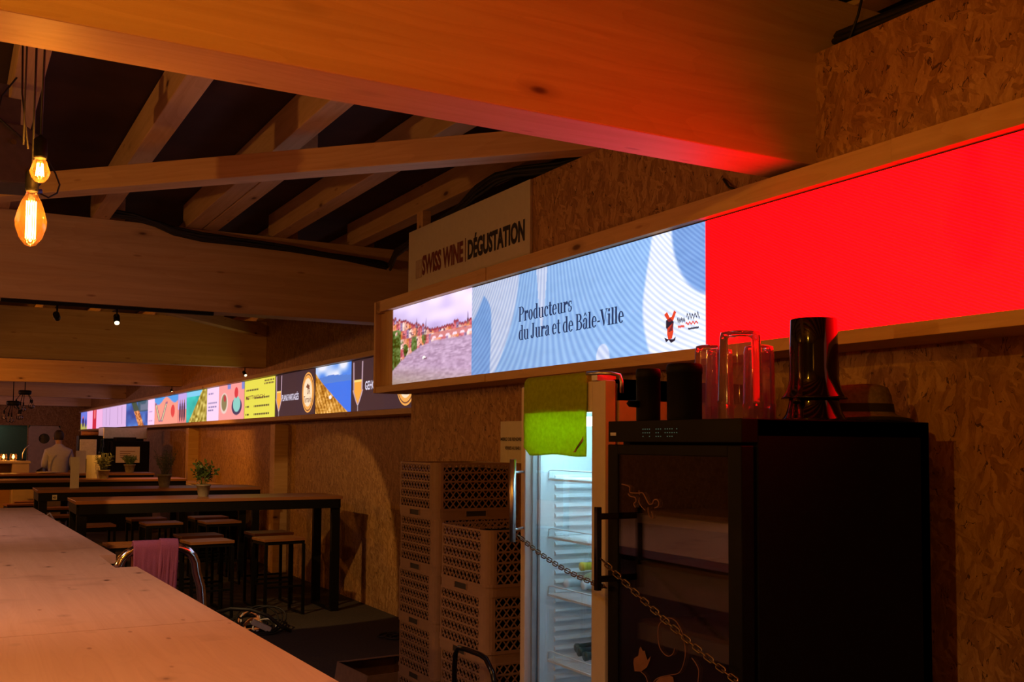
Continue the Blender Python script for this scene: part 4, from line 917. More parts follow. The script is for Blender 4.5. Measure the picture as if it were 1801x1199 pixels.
bm = B(); box(bm, (2.075, ya + .02, 1.690), (2.16, yb - .02, 1.722)); M['tube_white'] = emis('fridge light diffuser', (0.50, 0.85, 1.0), 14.0); obj('light_diffuser', rel(bm, OW), 'tube_white', wf)
bm = B(); ds = ((2.0, 2.045),)
X0, X1 = 2.0, 2.045
box(bm, (X0, y0, .06), (X1, 3.005, 1.845)); box(bm, (X0, 3.475, .06), (X1, y1, 1.845)); box(bm, (X0, 3.005, 1.735), (X1, 3.475, 1.845)); box(bm, (X0, 3.005, .06), (X1, 3.475, .20))
dr = obj('door_frame', rel(bm, OW), 'white', wf, bevel=.004)
bm = B(); box(bm, (2.018, 3.005, .20), (2.026, 3.475, 1.735)); obj('door_pane', rel(bm, OW), 'fridgeglass', wf)
bm = B()
for yy in (3.462, 3.470): box(bm, (2.028, yy, .20), (2.046, yy + .003, 1.735))
box(bm, (2.046, y0 + .01, .08), (2.06, y1 - .01, .10)); box(bm, (2.046, y0 + .01, 1.82), (2.06, y1 - .01, 1.835)); box(bm, (2.046, y0 + .012, .08), (2.06, y0 + .03, 1.83)); box(bm, (2.046, y1 - .03, .08), (2.06, y1 - .012, 1.83))
obj('door_gasket', rel(bm, OW), plain('grey rubber gasket', (.25, .27, .28), .6), wf)
bm = B(); tube(bm, [(1.905, 3.405, 1.245), (1.905, 3.405, 1.56)], .0125, 16); tube(bm, [(1.905, 3.405, 1.29), (2.0, 3.49, 1.29)], .005, 10); tube(bm, [(1.905, 3.405, 1.51), (2.0, 3.49, 1.51)], .005, 10)
hd = obj('door_handle', rel(bm, OW), 'steel', wf, label='vertical steel tube handle')
bm = B(); tube(bm, [(1.99, 3.02, 1.872), (1.99, 2.94, 1.870), (2.02, 2.915, 1.868), (2.05, 2.905, 1.862), (2.055, 2.90, 1.84), (2.055, 2.90, 1.80)], .007, 8); box(bm, (1.99, 2.955, 1.845), (2.07, 2.99, 1.868)); obj('hinge_bracket', rel(bm, OW), 'steel', wf, label='bent metal hinge bracket on top')
bm = B(); prism(bm, [(0, 0), (.034, 0), (.017, .030)], lambda p, s: (2.36 + p[0], yb - .0055 - .001 * s, 1.615 + p[1])); obj('warning_sticker', rel(bm, OW), 'yellow', wf)
def bottle_bm(L=.30, r=.038):
    bm = B(); lathe(bm, [(r * .9, 0), (r, .01), (r, L * .6), (r * .75, L * .70), (r * .38, L * .78), (r * .36, L * .97), (r * .42, L * .975), (r * .40, L)], n=20); return bm
def bottle(loc, rot, mat, foil, label, cap=.0):
    t = thing('wine_bottle', label, 'bottle', loc, 0, 'bottles lying in the white fridge'); t.rotation_euler = rot
    obj('bottle_body', bottle_bm(), mat, t); bm = B(); r = .038; lathe(bm, [(r * .42, .215), (r * .40, .29), (r * .46, .291), (r * .46, .303), (.001, .304)], n=18); obj('bottle_capsule', bm, foil, t); return t
for (x, y, z), ms, lb in (((2.20, 3.412, .817), ('bottle', 'foil'), 'dark green wine bottle lying on the low fridge shelf, leftmost of three'), ((2.165, 3.34, .817), ('bottle', 'foil'), 'dark green wine bottle lying on the low fridge shelf, middle of three'),
                          ((2.14, 3.26, .817), ('bottle', 'foil'), 'dark green wine bottle lying on the low fridge shelf, rightmost of three'), ((2.15, 3.412, 1.072), ('palebottle', 'liner'), 'pale bottle with white neck lying on the middle fridge shelf, left one'),
                          ((2.18, 3.335, 1.072), ('palebottle', 'liner'), 'pale bottle with white neck lying on the middle fridge shelf, right one'), ((2.20, 3.378, 1.139), ('palebottle', 'yellow'), 'greenish bottle lying on top of the pale ones, middle fridge shelf')):
    bottle((x + .304, y, z), (0, -PI / 2, 0), ms[0], ms[1], lb)
bm = B(); box(bm, (2.07, 2.962, .30), (2.085, 2.972, 1.68)); obj('hidden_fill_strip', rel(bm, OW), emis('hidden fridge fill', (0.30, 0.66, 1.0), 5.0), wf)  # added glowing strip hidden behind the stile, brightens the interior
# lime cloth over the door top
lc = thing('lime_cloth', 'thin lime green cloth hung over the top of the white fridge door', 'cloth', (2.0225, 3.25, 1.853), -PI / 2)
def le(u): return 1.0 - .10 * max(0, (.10 - u) / .10) + .012 * math.sin(u * 9)
drape('cloth_sheet', -.225, .225, .275, .02, .028, 'lime', lc, .004, 40, 44, le, .0012, 2)
bm = B(); prism(bm, [(.155, -.262), (.172, -.262), (.222, -.205), (.222, -.222), ], lambda p, s: (p[0], -.042 - .002 * s, p[1])); obj('stitched_corner', bm, plain('worn brown corner patch', (.42, .22, .14), .8), lc)

# ================================================================== BLACK WINE FRIDGE
bf = thing('wine_fridge', 'black wine fridge with dark glass door, glasses on its top', 'fridge', (1.87, 2.4, 0)); OB = (1.87, 2.4, 0); y0, y1, T = 2.085, 2.715, 1.695
bm = B()
for a, b_ in (((1.93, y0, .05), (2.623, y0 + .04, T)), ((1.93, y1 - .04, .05), (2.623, y1, T)), ((2.58, y0, .05), (2.623, y1, T)), ((1.93, y0, T - .05), (2.623, y1, T)), ((1.93, y0, .05), (2.623, y1, .12))): box(bm, a, b_)
for x in (1.98, 2.58):
    for y in (y0 + .05, y1 - .05): box(bm, (x - .02, y - .02, 0), (x + .02, y + .02, .05))
obj('cabinet', rel(bm, OB), 'blackplastic', bf, bevel=.003)
bm = B(); box(bm, (1.872, y0, T - .066), (1.93, y1, T)); obj('control_panel', rel(bm, OB), 'blackplastic', bf, bevel=.002)
bm = B(); box(bm, (1.8705, y1 - .045, T - .046), (1.8722, y1 - .014, T - .036)); obj('name_plate', rel(bm, OB), 'steel', bf)
M['dim_led'] = emis('dim display digits', (.05, .10, .07), .6)
bm = B(); r_ = random.Random(9)
for i in range(16):
    if i in (4, 5, 9): continue
    for j in range(3):
        if r_.random() < .75: box(bm, (1.8706, y1 - .24 + -.011 * i + .05, T - .050 + j * .011), (1.8718, y1 - .236 - .011 * i + .05, T - .047 + j * .011))
obj('display_dots', rel(bm, OB), 'dim_led', bf)
X0, X1, DT = 1.87, 1.915, T - .074
bm = B(); box(bm, (X0, y0, .06), (X1, y0 + .055, DT)); box(bm, (X0, y1 - .055, .06), (X1, y1, DT)); box(bm, (X0, y0 + .055, DT - .032), (X1, y1 - .055, DT)); box(bm, (X0, y0 + .055, .06), (X1, y1 - .055, .14)); obj('door_frame', rel(bm, OB), 'blackplastic', bf, bevel=.003)
bm = B(); box(bm, (X0 + .004, y0 + .055, .14), (X0 + .007, y1 - .055, DT - .032)); obj('door_pane', rel(bm, OB), 'doorglass', bf)
bm = B(); hx, hy = 1.795, 2.66
box(bm, (hx - .009, hy - .009, 1.165), (hx + .009, hy + .009, 1.425)); box(bm, (hx, hy - .008, 1.385), (X0, hy + .008, 1.405)); box(bm, (hx, hy - .008, 1.19), (X0, hy + .008, 1.21)); obj('door_handle', rel(bm, OB), 'gloss', bf, bevel=.002)
for z, wz in ((1.40, .03), (1.235, .09), (1.05, .05), (.80, .05), (.55, .05)):  # boards inside stand in for the planks reflected in the door glass
    bm = B(); box(bm, (-.28, -.29, -.006), (.28, .29, .006)); o = obj('reflection_shelf', bm, 'shelfwood', bf, loc=Vector((2.25, 2.4, z)) - Vector(OB), rot=(0, math.radians(1.2), 0))
    bm = B(); box(bm, (-.285, -.009, -wz / 2), (.285, .009, wz / 2)); obj('reflection_board', bm, 'board', bf, loc=Vector((1.965, 2.4, z - wz / 2)) - Vector(OB), rot=(0, 0, PI / 2))
def decal(pts, wd, mat, name, closed=False):
    bm = B()
    for a, b_ in zip(pts, pts[1:] + ([pts[0]] if closed else [])): 
        d = Vector((0, b_[0] - a[0], b_[1] - a[1]))
        if d.length < 1e-5: continue
        bar(bm, (1.873, a[0], a[1]), (1.873, b_[0] , b_[1]), wd, wd)
    return bm
def sm(pts, n=5):
    out = []
    for i in range(len(pts) - 1):
        p0 = pts[max(i - 1, 0)]; p1 = pts[i]; p2 = pts[i + 1]; p3 = pts[min(i + 2, len(pts) - 1)]
        for k in range(n):
            t = k / n; out.append(tuple(.5 * ((2 * p1[j]) + (-p0[j] + p2[j]) * t + (2 * p0[j] - 5 * p1[j] + 4 * p2[j] - p3[j]) * t * t + (-p0[j] + 3 * p1[j] - 3 * p2[j] + p3[j]) * t ** 3) for j in range(2)))
    return out + [pts[-1]]
for pts, wd in (([(2.641, 1.496), (2.601, 1.49), (2.598, 1.478), (2.592, 1.471), (2.55, 1.472), (2.53, 1.473), (2.515, 1.458), (2.498, 1.441), (2.481, 1.444), (2.475, 1.453), (2.461, 1.457), (2.45, 1.449), (2.453, 1.437), (2.47, 1.431)], .003),
    ([(2.607, 1.467), (2.592, 1.459), (2.571, 1.458), (2.565, 1.446), (2.577, 1.437), (2.568, 1.427)], .003), ([(2.547, 1.458), (2.55, 1.445), (2.538, 1.432), (2.518, 1.421)], .002), ([(2.504, 1.431), (2.501, 1.412), (2.49, 1.399), (2.478, 1.403), (2.487, 1.418)], .0022), ([(2.55, 1.48), (2.547, 1.466)], .002)):
    obj('decal_lizard_line', rel(decal(sm(pts), wd, None, ''), OB), 'orange', bf, label='outline of a lizard sticker on the glass')
def poly_decal(P):
    bm = B(); prism(bm, P, lambda p, q: (1.8738 - .0006 * q, p[0], p[1])); return bm
obj('decal_leaf', rel(poly_decal([(2.573, 0.925), (2.579, 0.948), (2.577, 0.963), (2.563, 0.971), (2.554, 0.975), (2.549, 0.996), (2.542, 1.006), (2.531, 0.994), (2.522, 0.997), (2.515, 0.982), (2.508, 0.971), (2.491, 0.986), (2.497, 0.97), (2.511, 0.949), (2.539, 0.931)]), OB), 'orange', bf, label='orange leaf sticker')
obj('decal_leaf', rel(poly_decal([(2.477, 0.907), (2.45, 0.93), (2.401, 0.946), (2.385, 0.946), (2.38, 0.932), (2.388, 0.916), (2.45, 0.9)]), OB), 'orange', bf, label='orange leaf sticker')
for pts in ([(2.418, 1.11), (2.449, 1.087), (2.455, 1.057), (2.449, 1.024), (2.428, 1.006), (2.404, 1.002), (2.383, 1.014), (2.376, 1.03)], [(2.418, 1.11), (2.396, 1.114), (2.369, 1.108), (2.343, 1.084), (2.334, 1.062), (2.327, 1.036), (2.331, 1.003), (2.354, 0.965), (2.401, 0.948), (2.45, 0.931), (2.475, 0.913), (2.49, 0.883)],
            [(2.298, 1.017), (2.281, 1.005), (2.268, 0.987), (2.271, 0.955), (2.279, 0.912)], [(2.54, .93), (2.515, .92), (2.50, .89)]):
    obj('decal_tendril', rel(decal(sm(pts), .002, None, ''), OB), 'orange', bf, label='thin curling vine sticker')

# ---- chains
def chain(name, pts, label, link=.034, r=.0022):
    P = [Vector(p) for p in pts]; dense = []
    for i in range(len(P) - 1):
        for k in range(20): dense.append(P[i].lerp(P[i + 1], k / 20))
    dense.append(P[-1]); L = [0]
    for a, b_ in zip(dense, dense[1:]): L.append(L[-1] + (b_ - a).length)
    step = link * .72; n = int(L[-1] / step); bm = B(); j = 0
    for k in range(n):
        s = (k + .5) * step
        while j < len(L) - 2 and L[j + 1] < s: j += 1
        p = dense[j].lerp(dense[j + 1], (s - L[j]) / max(1e-6, L[j + 1] - L[j])); d = (dense[j + 1] - dense[j]).normalized(); a, b_ = frame(d)
        ang = (PI / 2 if k % 2 else 0) + .5; u = a * math.cos(ang) + b_ * math.sin(ang); h = link / 2 - .007; q = []
        for i in range(12):
            t_ = 2 * PI * i / 12; q.append(p + d * (math.cos(t_) * .007 + (h if math.cos(t_) > 0 else -h)) + u * math.sin(t_) * .0075)
        tube(bm, q, r, 6, True)
    me = obj(name, bm, 'chain'); return tag(me, label, 'chain', 'chains across the fridge doors')
def cat(a, b_, sag, n=8): return [(a[0] + (b_[0] - a[0]) * i / n, a[1] + (b_[1] - a[1]) * i / n, a[2] + (b_[2] - a[2]) * i / n - sag * 4 * (i / n) * (1 - i / n)) for i in range(n + 1)]
chain('door_chain', cat((1.93, 3.40, 1.268), (1.86, 2.72, 1.165), .022) + [(1.80, 2.69, 1.178)], 'dark link chain from the steel handle across the lit glass door')
chain('door_chain', cat((1.80, 2.645, 1.262), (1.83, 2.05, 1.00), .010) + [(1.84, 1.98, .965), (1.85, 1.9, .93)], 'brass-toned link chain sloping across the black fridge door')

# ================================================================== ON THE BLACK FRIDGE
def black_cup(x, y, r, h, label, handle=True):
    t = thing('thermal_jug', label, 'jug', (x, y, T), 0, 'black containers on the wine fridge'); bm = B()
    lathe(bm, [(r * .97, 0), (r, .004), (r, h * .82), (r * 1.03, h * .825), (r * 1.03, h - .012), (r * .97, h - .002), (r * .9, h), (.001, h)], n=40); obj('jug_body', bm, 'blackplastic', t)
    if handle: bm = B(); tube(bm, [(-r, 0, h * .35), (-r - .035, 0, h * .36), (-r - .04, 0, h * .33), (-r - .035, 0, h * .30), (-r, 0, h * .29)], .006, 8); obj('lid_tab', bm, 'blackplastic', t)
    return t
black_cup(1.935, 2.585, .038, .165, 'smaller black container on the wine fridge, left one with a side tab')
black_cup(1.955, 2.43, .053, .172, 'larger black container on the wine fridge, beside the drinking glasses', False)
def tumbler(x, y, r, h, label):
    t = thing('drinking_glass', label, 'glass', (x, y, T), random.random(), 'upturned tall glasses on the wine fridge')
    n = 40; bm = B()
    def fl(r0): return [r0 * (1 + .028 * math.cos(k * 2 * PI / n * 10)) for k in range(n)]
    prof = [(r * 1.0, 0), (r * 1.0, .045), (r * 1.04, .048), (r * 1.04, .054), (r * .98, .057), (r * .90, h - .02), (r * .86, h - .004), (r * .6, h), (.001, h - .004), (.001, h - .012), (r * .8, h - .016), (r * .85, h - .03), (r * .93, .06), (r * .94, .0)]
    rings = []
    for i, (rr, z) in enumerate(prof): f = fl(rr) if .055 < z < h - .006 else [rr] * n; rings.append([bm.verts.new((f[k] * math.cos(2 * PI * k / n), f[k] * math.sin(2 * PI * k / n), z)) for k in range(n)])
    for A, C_ in zip(rings, rings[1:]):
        for k in range(n): f = bm.faces.new((A[k], A[(k + 1) % n], C_[(k + 1) % n], C_[k])); f.smooth = True
    obj('glass_wall', bm, 'tumbler', t); return t
tumbler(2.035, 2.27, .066, .262, 'large upturned drinking glass stack, front and middle of the cluster on the wine fridge')
tumbler(2.065, 2.445, .048, .236, 'upturned drinking glass stack at the left of the cluster, beside the black container')
tumbler(2.17, 2.52, .046, .236, 'upturned drinking glass stack behind the front one')
tumbler(2.20, 2.37, .050, .236, 'upturned drinking glass stack at the right of the cluster, beside the glossy spittoons')
sp = thing('spittoon_stack', 'two glossy black wine spittoons stacked upside down on the wine fridge', 'spittoon', (2.275, 2.215, T)); k_ = .092
def spit(z0, top, name):
    bm = B(); prof = [(k_ * 1.06, 0), (k_ * 1.0, .008), (k_ * .90, .022), (k_ * .82, .045), (k_ * .79, .06)] + ([(k_ * .79, .066)] if not top else [(k_ * .78, .09), (k_ * .77, .16), (k_ * .75, .238), (k_ * .73, .241), (k_ * .05, .241)])
    lathe(bm, [(r, z + z0) for r, z in prof], n=48); obj(name, bm, 'gloss', sp)
spit(0, False, 'lower_bowl'); spit(.066, True, 'upper_bowl')
bm = B()
for k in range(7): a0, a1 = -1.35 + k * .035, -1.35 + (k + 1) * .035; v = [bm.verts.new((rr * math.cos(a), rr * math.sin(a), z)) for a, z, rr in ((a0, .19, k_ * .80), (a1, .19, k_ * .80), (a1, .238, k_ * .79), (a0, .238, k_ * .79))]; bm.faces.new(v)
obj('price_sticker', bm, 'sticker', sp, rot=(0, 0, .55), loc=(0, 0, -.055), label='small orange-red sticker')
bm = B(); lathe(bm, [(.005, -.012), (.010, -.006), (.010, .006), (.005, .012)], n=12); obj('bowl_knob', bm, 'gloss', sp, loc=(-k_ * .98, -.02, .058), rot=(PI / 2, 0, .5))
hat = thing('felt_hat', 'brown-grey felt hat with a black printed band, right end of the wine fridge top', 'hat', (2.545, 2.28, T), -.35)
bm = B(); n = 40; rings = []
for rx, ry, z, dp in ((.165, .135, .012, .03), (.16, .13, .016, .03), (.112, .092, .030, .01), (.104, .086, .036, 0), (.098, .078, .085, 0), (.088, .066, .112, 0), (.070, .048, .118, -.012), (.03, .02, .108, -.02), (.001, .001, .104, 0)):
    rings.append([bm.verts.new((rx * math.cos(2 * PI * k / n), ry * math.sin(2 * PI * k / n), z - dp * (math.cos(2 * PI * k / n) ** 2 if dp > 0 else 0) * .35 + (dp * (math.sin(2 * PI * k / n) ** 2) * -.3 if dp < 0 else 0))) for k in range(n)])
for A, C_ in zip(rings, rings[1:]):
    for k in range(n): f = bm.faces.new((A[k], A[(k + 1) % n], C_[(k + 1) % n], C_[k])); f.smooth = True
o = obj('felt_crown', bm, 'felt', hat); o.modifiers.new('s', 'SOLIDIFY').thickness = .003
bm = B(); rings = [[bm.verts.new((rx * math.cos(2 * PI * k / n), ry * math.sin(2 * PI * k / n), z)) for k in range(n)] for rx, ry, z in ((.107, .089, .034), (.104, .085, .060))]
for k in range(n): bm.faces.new((rings[0][k], rings[0][(k + 1) % n], rings[1][(k + 1) % n], rings[1][k])).smooth = True
obj('hat_band', bm, 'ink', hat, normals=False)
bm = B(); rings = [[bm.verts.new((rx * math.cos(2 * PI * k / n), ry * math.sin(2 * PI * k / n), z - .0105 * math.cos(2 * PI * k / n) ** 2)) for k in range(n)] for rx, ry, z in ((.1655, .1355, .006), (.1675, .1375, .012), (.1655, .1355, .018))]
for q in range(2):
    for k in range(n): bm.faces.new((rings[q][k], rings[q][(k + 1) % n], rings[q + 1][(k + 1) % n], rings[q + 1][k])).smooth = True
obj('brim_binding', bm, 'ink', hat, normals=False)

# ================================================================== HANGING BULBS
def bulb(label, x, y, zt, r, L, kind, cord_to):
    t = thing('hanging_bulb', label, 'lamp', (x, y, zt), 0, 'hanging filament bulbs')
    bm = B()
    if kind == 'big': prof = [(.013, 0), (.015, -.014), (.018, -.022), (.026, -.036), (r * .84, -L * .38), (r, -L * .55), (r * .97, -L * .66), (r * .72, -L * .85), (r * .35, -L * .97), (.001, -L)]
    else: prof = [(.014, 0), (.014, -.012), (.018, -.017), (r * .8, -.030), (r, -L * .60), (r * .82, -L * .80), (r * .45, -L * .96), (.001, -L)]
    lathe(bm, prof, n=28, caps=False); obj('bulb_glass', bm, 'amber', t)
    bm = B()
    if kind == 'big':
        for k in range(8): a = k * PI / 4; rr = .009 if k % 2 else .012; tube(bm, [(rr * math.cos(a), rr * math.sin(a), -.036), (rr * math.cos(a), rr * math.sin(a), -L * .86)], .0016, 6)
    else:
        for k in range(6): a = k * PI / 3; tube(bm, [(.007 * math.cos(a), .007 * math.sin(a), -.022), (.010 * math.cos(a), .010 * math.sin(a), -L * .75)], .0013, 6)
    fl = obj('filament', bm, M['filament'], t)
    bm = B(); lathe(bm, [(.016, -.008), (.018, .0), (.018, .045), (.010, .052), (.004, .058)], n=18); obj('socket', bm, 'blackplastic', t)
    bm = B(); tube(bm, [(0, 0, .055), ((cord_to[0] - x) * .4, (cord_to[1] - y) * .4, (cord_to[2] - zt) * .45), (cord_to[0] - x, cord_to[1] - y, cord_to[2] - zt)], .0032, 7); obj('cord', bm, 'cable', t)
    return t
M['filament'] = emis('glowing filament', (1.0, 0.50, 0.13), 60.0)
bulb('large teardrop filament bulb hanging lowest at the left', .190, 3.15, 2.335, .042, .166, 'big', (.190, 3.15, 3.2))
bulb('small round filament bulb hanging just above the large one', .203, 3.06, 2.41, .027, .076, 'small', (.21, 3.06, 3.2))
lamp('bulb_glow', 'POINT', (.190, 3.15, 2.25), 7.0, AMB, .006); lamp('bulb_glow', 'POINT', (.203, 3.06, 2.368), 3.5, AMB, .005)
tag(obj('cord_pair', (lambda bm: (tube(bm, [(.165, 3.12, 3.2), (.163, 3.12, 2.45)], .003, 6), tube(bm, [(.150, 3.13, 2.9), (.156, 3.13, 2.6), (.175, 3.12, 2.44)], .003, 6), bm)[2])(B()), 'cable'), 'loose black cords hanging beside the filament bulbs', 'cord')
for i, (p_, e_, c_) in enumerate(ADDED_LIGHTS): bulb('made-up filament bulb outside the frame, housing for an added hall light', p_[0], p_[1], p_[2] + .09, .042, .166, 'big', (p_[0], p_[1], 3.3))  # invented bulb fittings around the added lamps
M['speakerblack'] = plain('matt black loudspeaker', (0.075, 0.062, 0.05), 0.7)
sb = thing('speaker_box', 'black loudspeaker hanging from the rafters behind the filament bulbs', 'speaker', (.13, 5.0, 2.72), .12)
bm = B(); prism(bm, [(-.19, 0), (.19, .03), (.19, .24), (.12, .285), (-.19, .29)], lambda p, s: (p[0], -.13 + .26 * s, p[1])); obj('cabinet', bm, 'speakerblack', sb, bevel=.008)
bm = B(); box(bm, (.0, -.05, .26), (.11, .05, .42)); box(bm, (.02, -.04, .42), (.06, .04, .48)); obj('mount_bracket', bm, 'speakerblack', sb)
bm = B(); lathe(bm, [(.001, -.006), (.010, -.004), (.012, .004)], n=12); obj('volume_knob', bm, 'chrome', sb, loc=(.07, -.136, .20), rot=(PI / 2, 0, 0))
bm = B(); tube(bm, [(.08, -.1, .50), (.02, -.12, .40), (.0, -.14, .30), (.10, -.15, .22), (.17, -.12, .19), (.22, -.1, .15), (.25, -.1, .10), (.27, -.1, .05), (.26, -.1, .01), (.22, -.12, -.02), (.16, -.13, .0)], .004, 7); obj('speaker_cable', bm, 'cable', sb)
for z in (.08, -.01): bm = B(); tube(bm, [(.14, -.14, z), (.19, -.14, z + .01)], .010, 10); obj('blue_plug', bm, 'bluewire', sb)

# ================================================================== CABLE RUNS
def cablerun(label, pts, n, r, spread, sd, zmin=None):
    bm = B(); rr = random.Random(sd)
    for k in range(n):
        ox, oz, ph = rr.uniform(-spread, spread), rr.uniform(-spread, spread), rr.random() * 6; q = []
        for i in range(len(pts) - 1):
            for j in range(6):
                u = j / 6; p = Vector(pts[i]).lerp(Vector(pts[i + 1]), u); s = i + u; p += Vector((ox * .6 * math.sin(s * .9 + ph), ox, oz * (1 + .6 * math.sin(s * 1.3 + ph)))); q.append(p)
        q.append(Vector(pts[-1]) + Vector((0, ox, oz))); tube(bm, q, r, 6)
    return tag(obj('cable_bundle', bm, 'cable'), label, 'cables')
cablerun('thick black cable bundle sagging along the top of the knotty beam', [(.95, 7.72, 3.24), (1.15, 7.70, 3.23), (1.30, 7.70, 3.20), (1.42, 7.69, 3.15), (1.62, 7.68, 3.12), (1.9, 7.69, 3.12), (2.3, 7.68, 3.11), (2.75, 7.66, 3.08), (3.1, 7.66, 3.04)], 8, .012, .028, 3)
cablerun('black cable bundle lying along the top of the header behind the white sign', [(3.1, 7.6, 3.05), (2.90, 7.0, 3.04), (2.78, 6.4, 3.01), (2.74, 5.9, 3.03), (2.69, 5.5, 3.05), (2.68, 5.25, 3.10), (2.68, 5.0, 3.12), (2.68, 4.8, 3.10), (2.72, 4.4, 3.04), (2.76, 4.0, 3.03), (2.77, 3.3, 3.04), (2.76, 2.80, 3.05)], 8, .011, .022, 5)
cablerun('black cable bundle along the header top at the upper right corner', [(2.70, 2.50, 3.05), (2.71, 2.0, 3.04), (2.74, 1.2, 3.05), (2.76, .4, 3.07)], 8, .011, .022, 6)
for (a, b_, c), lb in ((((2.625, 3.02, 2.66), (2.61, 2.97, 2.615), (2.60, 2.915, 2.59)), 'short black cable dropping behind the foreground beam onto the screen frame'), (((2.70, 2.36, 3.25), (2.69, 2.40, 3.1), (2.66, 2.42, 3.0)), 'short black cable hanging at the top right above the strand board')):
    bm = B(); tube(bm, [a, b_, c], .005, 7); tag(obj('hanging_cable', bm, 'cable'), lb, 'cable')
# thin dark duct at the top right above the header
bm = B(); tube(bm, [(2.9, 3.2, 3.30), (2.85, 2.2, 3.28), (2.8, 1.2, 3.26), (2.8, 0, 3.25)], .06, 16); tag(obj('roof_duct', bm, 'blackmetal'), 'dark duct in the roof void at the top right corner', 'duct')

# ---- track spots under the second beam
def track_spot(loc, aim, label):
    t = thing('track_spot', label, 'spotlight', loc, 0, 'small black spotlights on the beams'); d = (Vector(aim) - Vector(loc)).normalized(); bm = B(); tube(bm, [-d * .05, d * .03], .022, 16); tube(bm, [(0, 0, .0), (0, 0, .09)], .006, 8); obj('spot_body', bm, 'blackmetal', t)
    bm = B(); tube(bm, [d * .028, d * .034], .017, 16); obj('spot_lens', bm, M['spotlens'], t); return t
M['spotlens'] = emis('spot lens glow', (1.0, .75, .40), 3.0)
track_spot((1.06, 7.83, 2.495), (1.0, 6.9, 1.6), 'small black spotlight under the knotty beam, lens glowing'); track_spot((.66, 7.83, 2.495), (.9, 9, 2.2), 'small dark spotlight under the knotty beam, left of the glowing one')
track_spot((3.45, 13.5, 2.51), (3.6, 12.6, 1.8), 'small spotlight at the right end of the second beam back'); track_spot((3.55, 19.05, 2.51), (3.6, 18.0, 1.8), 'small spotlight at the right end of the third beam back')
bm = B(); box(bm, (.3, 7.81, 2.575), (1.75, 7.85, 2.60)); tag(obj('light_track', bm, 'blackmetal', loc=(0, 0, 0)), 'thin black light track just before the underside of the knotty beam', 'track')

# ================================================================== FAR END
def chandelier(loc, label):
    t = thing('pendant_cluster', label, 'lamp', loc, .4, 'unlit glass pendant clusters far back'); bm = B(); lathe(bm, [(.09, .10), (.11, .12), (.11, .17), (.09, .18)], n=24); obj('ceiling_plate', bm, 'blackmetal', t)
    for i in range(5):
        a = i * 2 * PI / 5; x, y, z = .14 * math.cos(a), .14 * math.sin(a), -.05 - .05 * (i % 2); bm = B(); tube(bm, [(x * .5, y * .5, .11), (x, y, z + .06)], .006, 7); lathe(bm, [(.014, z), (.014, z + .06)], c=(x, y, 0), n=12); obj('pendant_arm', bm, 'blackmetal', t)
        bm = B(); lathe(bm, [(.015, z), (.04, z - .05), (.035, z - .09), (.001, z - .11)], c=(x, y, 0), n=16, caps=False); obj('pendant_globe', bm, 'glass', t)
    bm = B(); tube(bm, [(0, 0, .18), (0, 0, 3.42 - loc[2])], .008, 8); obj('hanging_rod', bm, 'blackmetal', t); return t
chandelier((1.24, 20.6, 2.34), 'unlit glass pendant cluster far back, right one'); chandelier((1.02, 20.0, 2.12), 'unlit glass pendant cluster far back, lower left one')
bc = thing('service_counter', 'wooden service counter at the far left with glowing candles', 'counter', (.55, 19.4, 0))
bm = B(); box(bm, (-2.4, -.35, 1.215), (.72, .35, 1.25)); obj('counter_top', bm, 'board', bc)
bm = B(); box(bm, (.44, -.33, 0), (.70, .33, 1.215)); obj('end_panel', bm, 'board', bc)
bm = B(); box(bm, (-2.3, .2, 0), (.44, .25, 1.215)); obj('back_panel', bm, 'shelfwood', bc)
M['flame'] = emis('candle flame', (1.0, .50, .12), 14.0)
for x, lb in ((.87, 'glowing candle glass at the far left, left one'), (1.02, 'glowing candle glass at the far left, right one')):
    t = thing('candle_glass', lb, 'candle', (x, 19.4, 1.25), 0, 'candles on the far service counter'); bm = B(); lathe(bm, [(.045, 0), (.06, .03), (.058, .09), (.05, .12)], n=20, caps=False); obj('glass_cup', bm, 'amber', t)
    bm = B(); lathe(bm, [(.001, .035), (.022, .06), (.018, .085), (.001, .115)], n=14); obj('flame', bm, 'flame', t)
    lamp('candle_glow', 'POINT', (x, 19.4, 1.43), .8, AMB, .03)
t = thing('bottle_pourer', 'slanted silver tap and dark bottles on the far service counter', 'tap', (1.17, 19.5, 1.25)); bm = B(); tube(bm, [(0, 0, 0), (0, 0, .12), (.03, 0, .2), (.09, 0, .28)], .012, 10); obj('tap_pipe', bm, 'steel', t)
bm = B(); lathe(bm, [(.05, 0), (.05, .02), (.02, .03)], n=16); obj('tap_foot', bm, 'blackmetal', t)
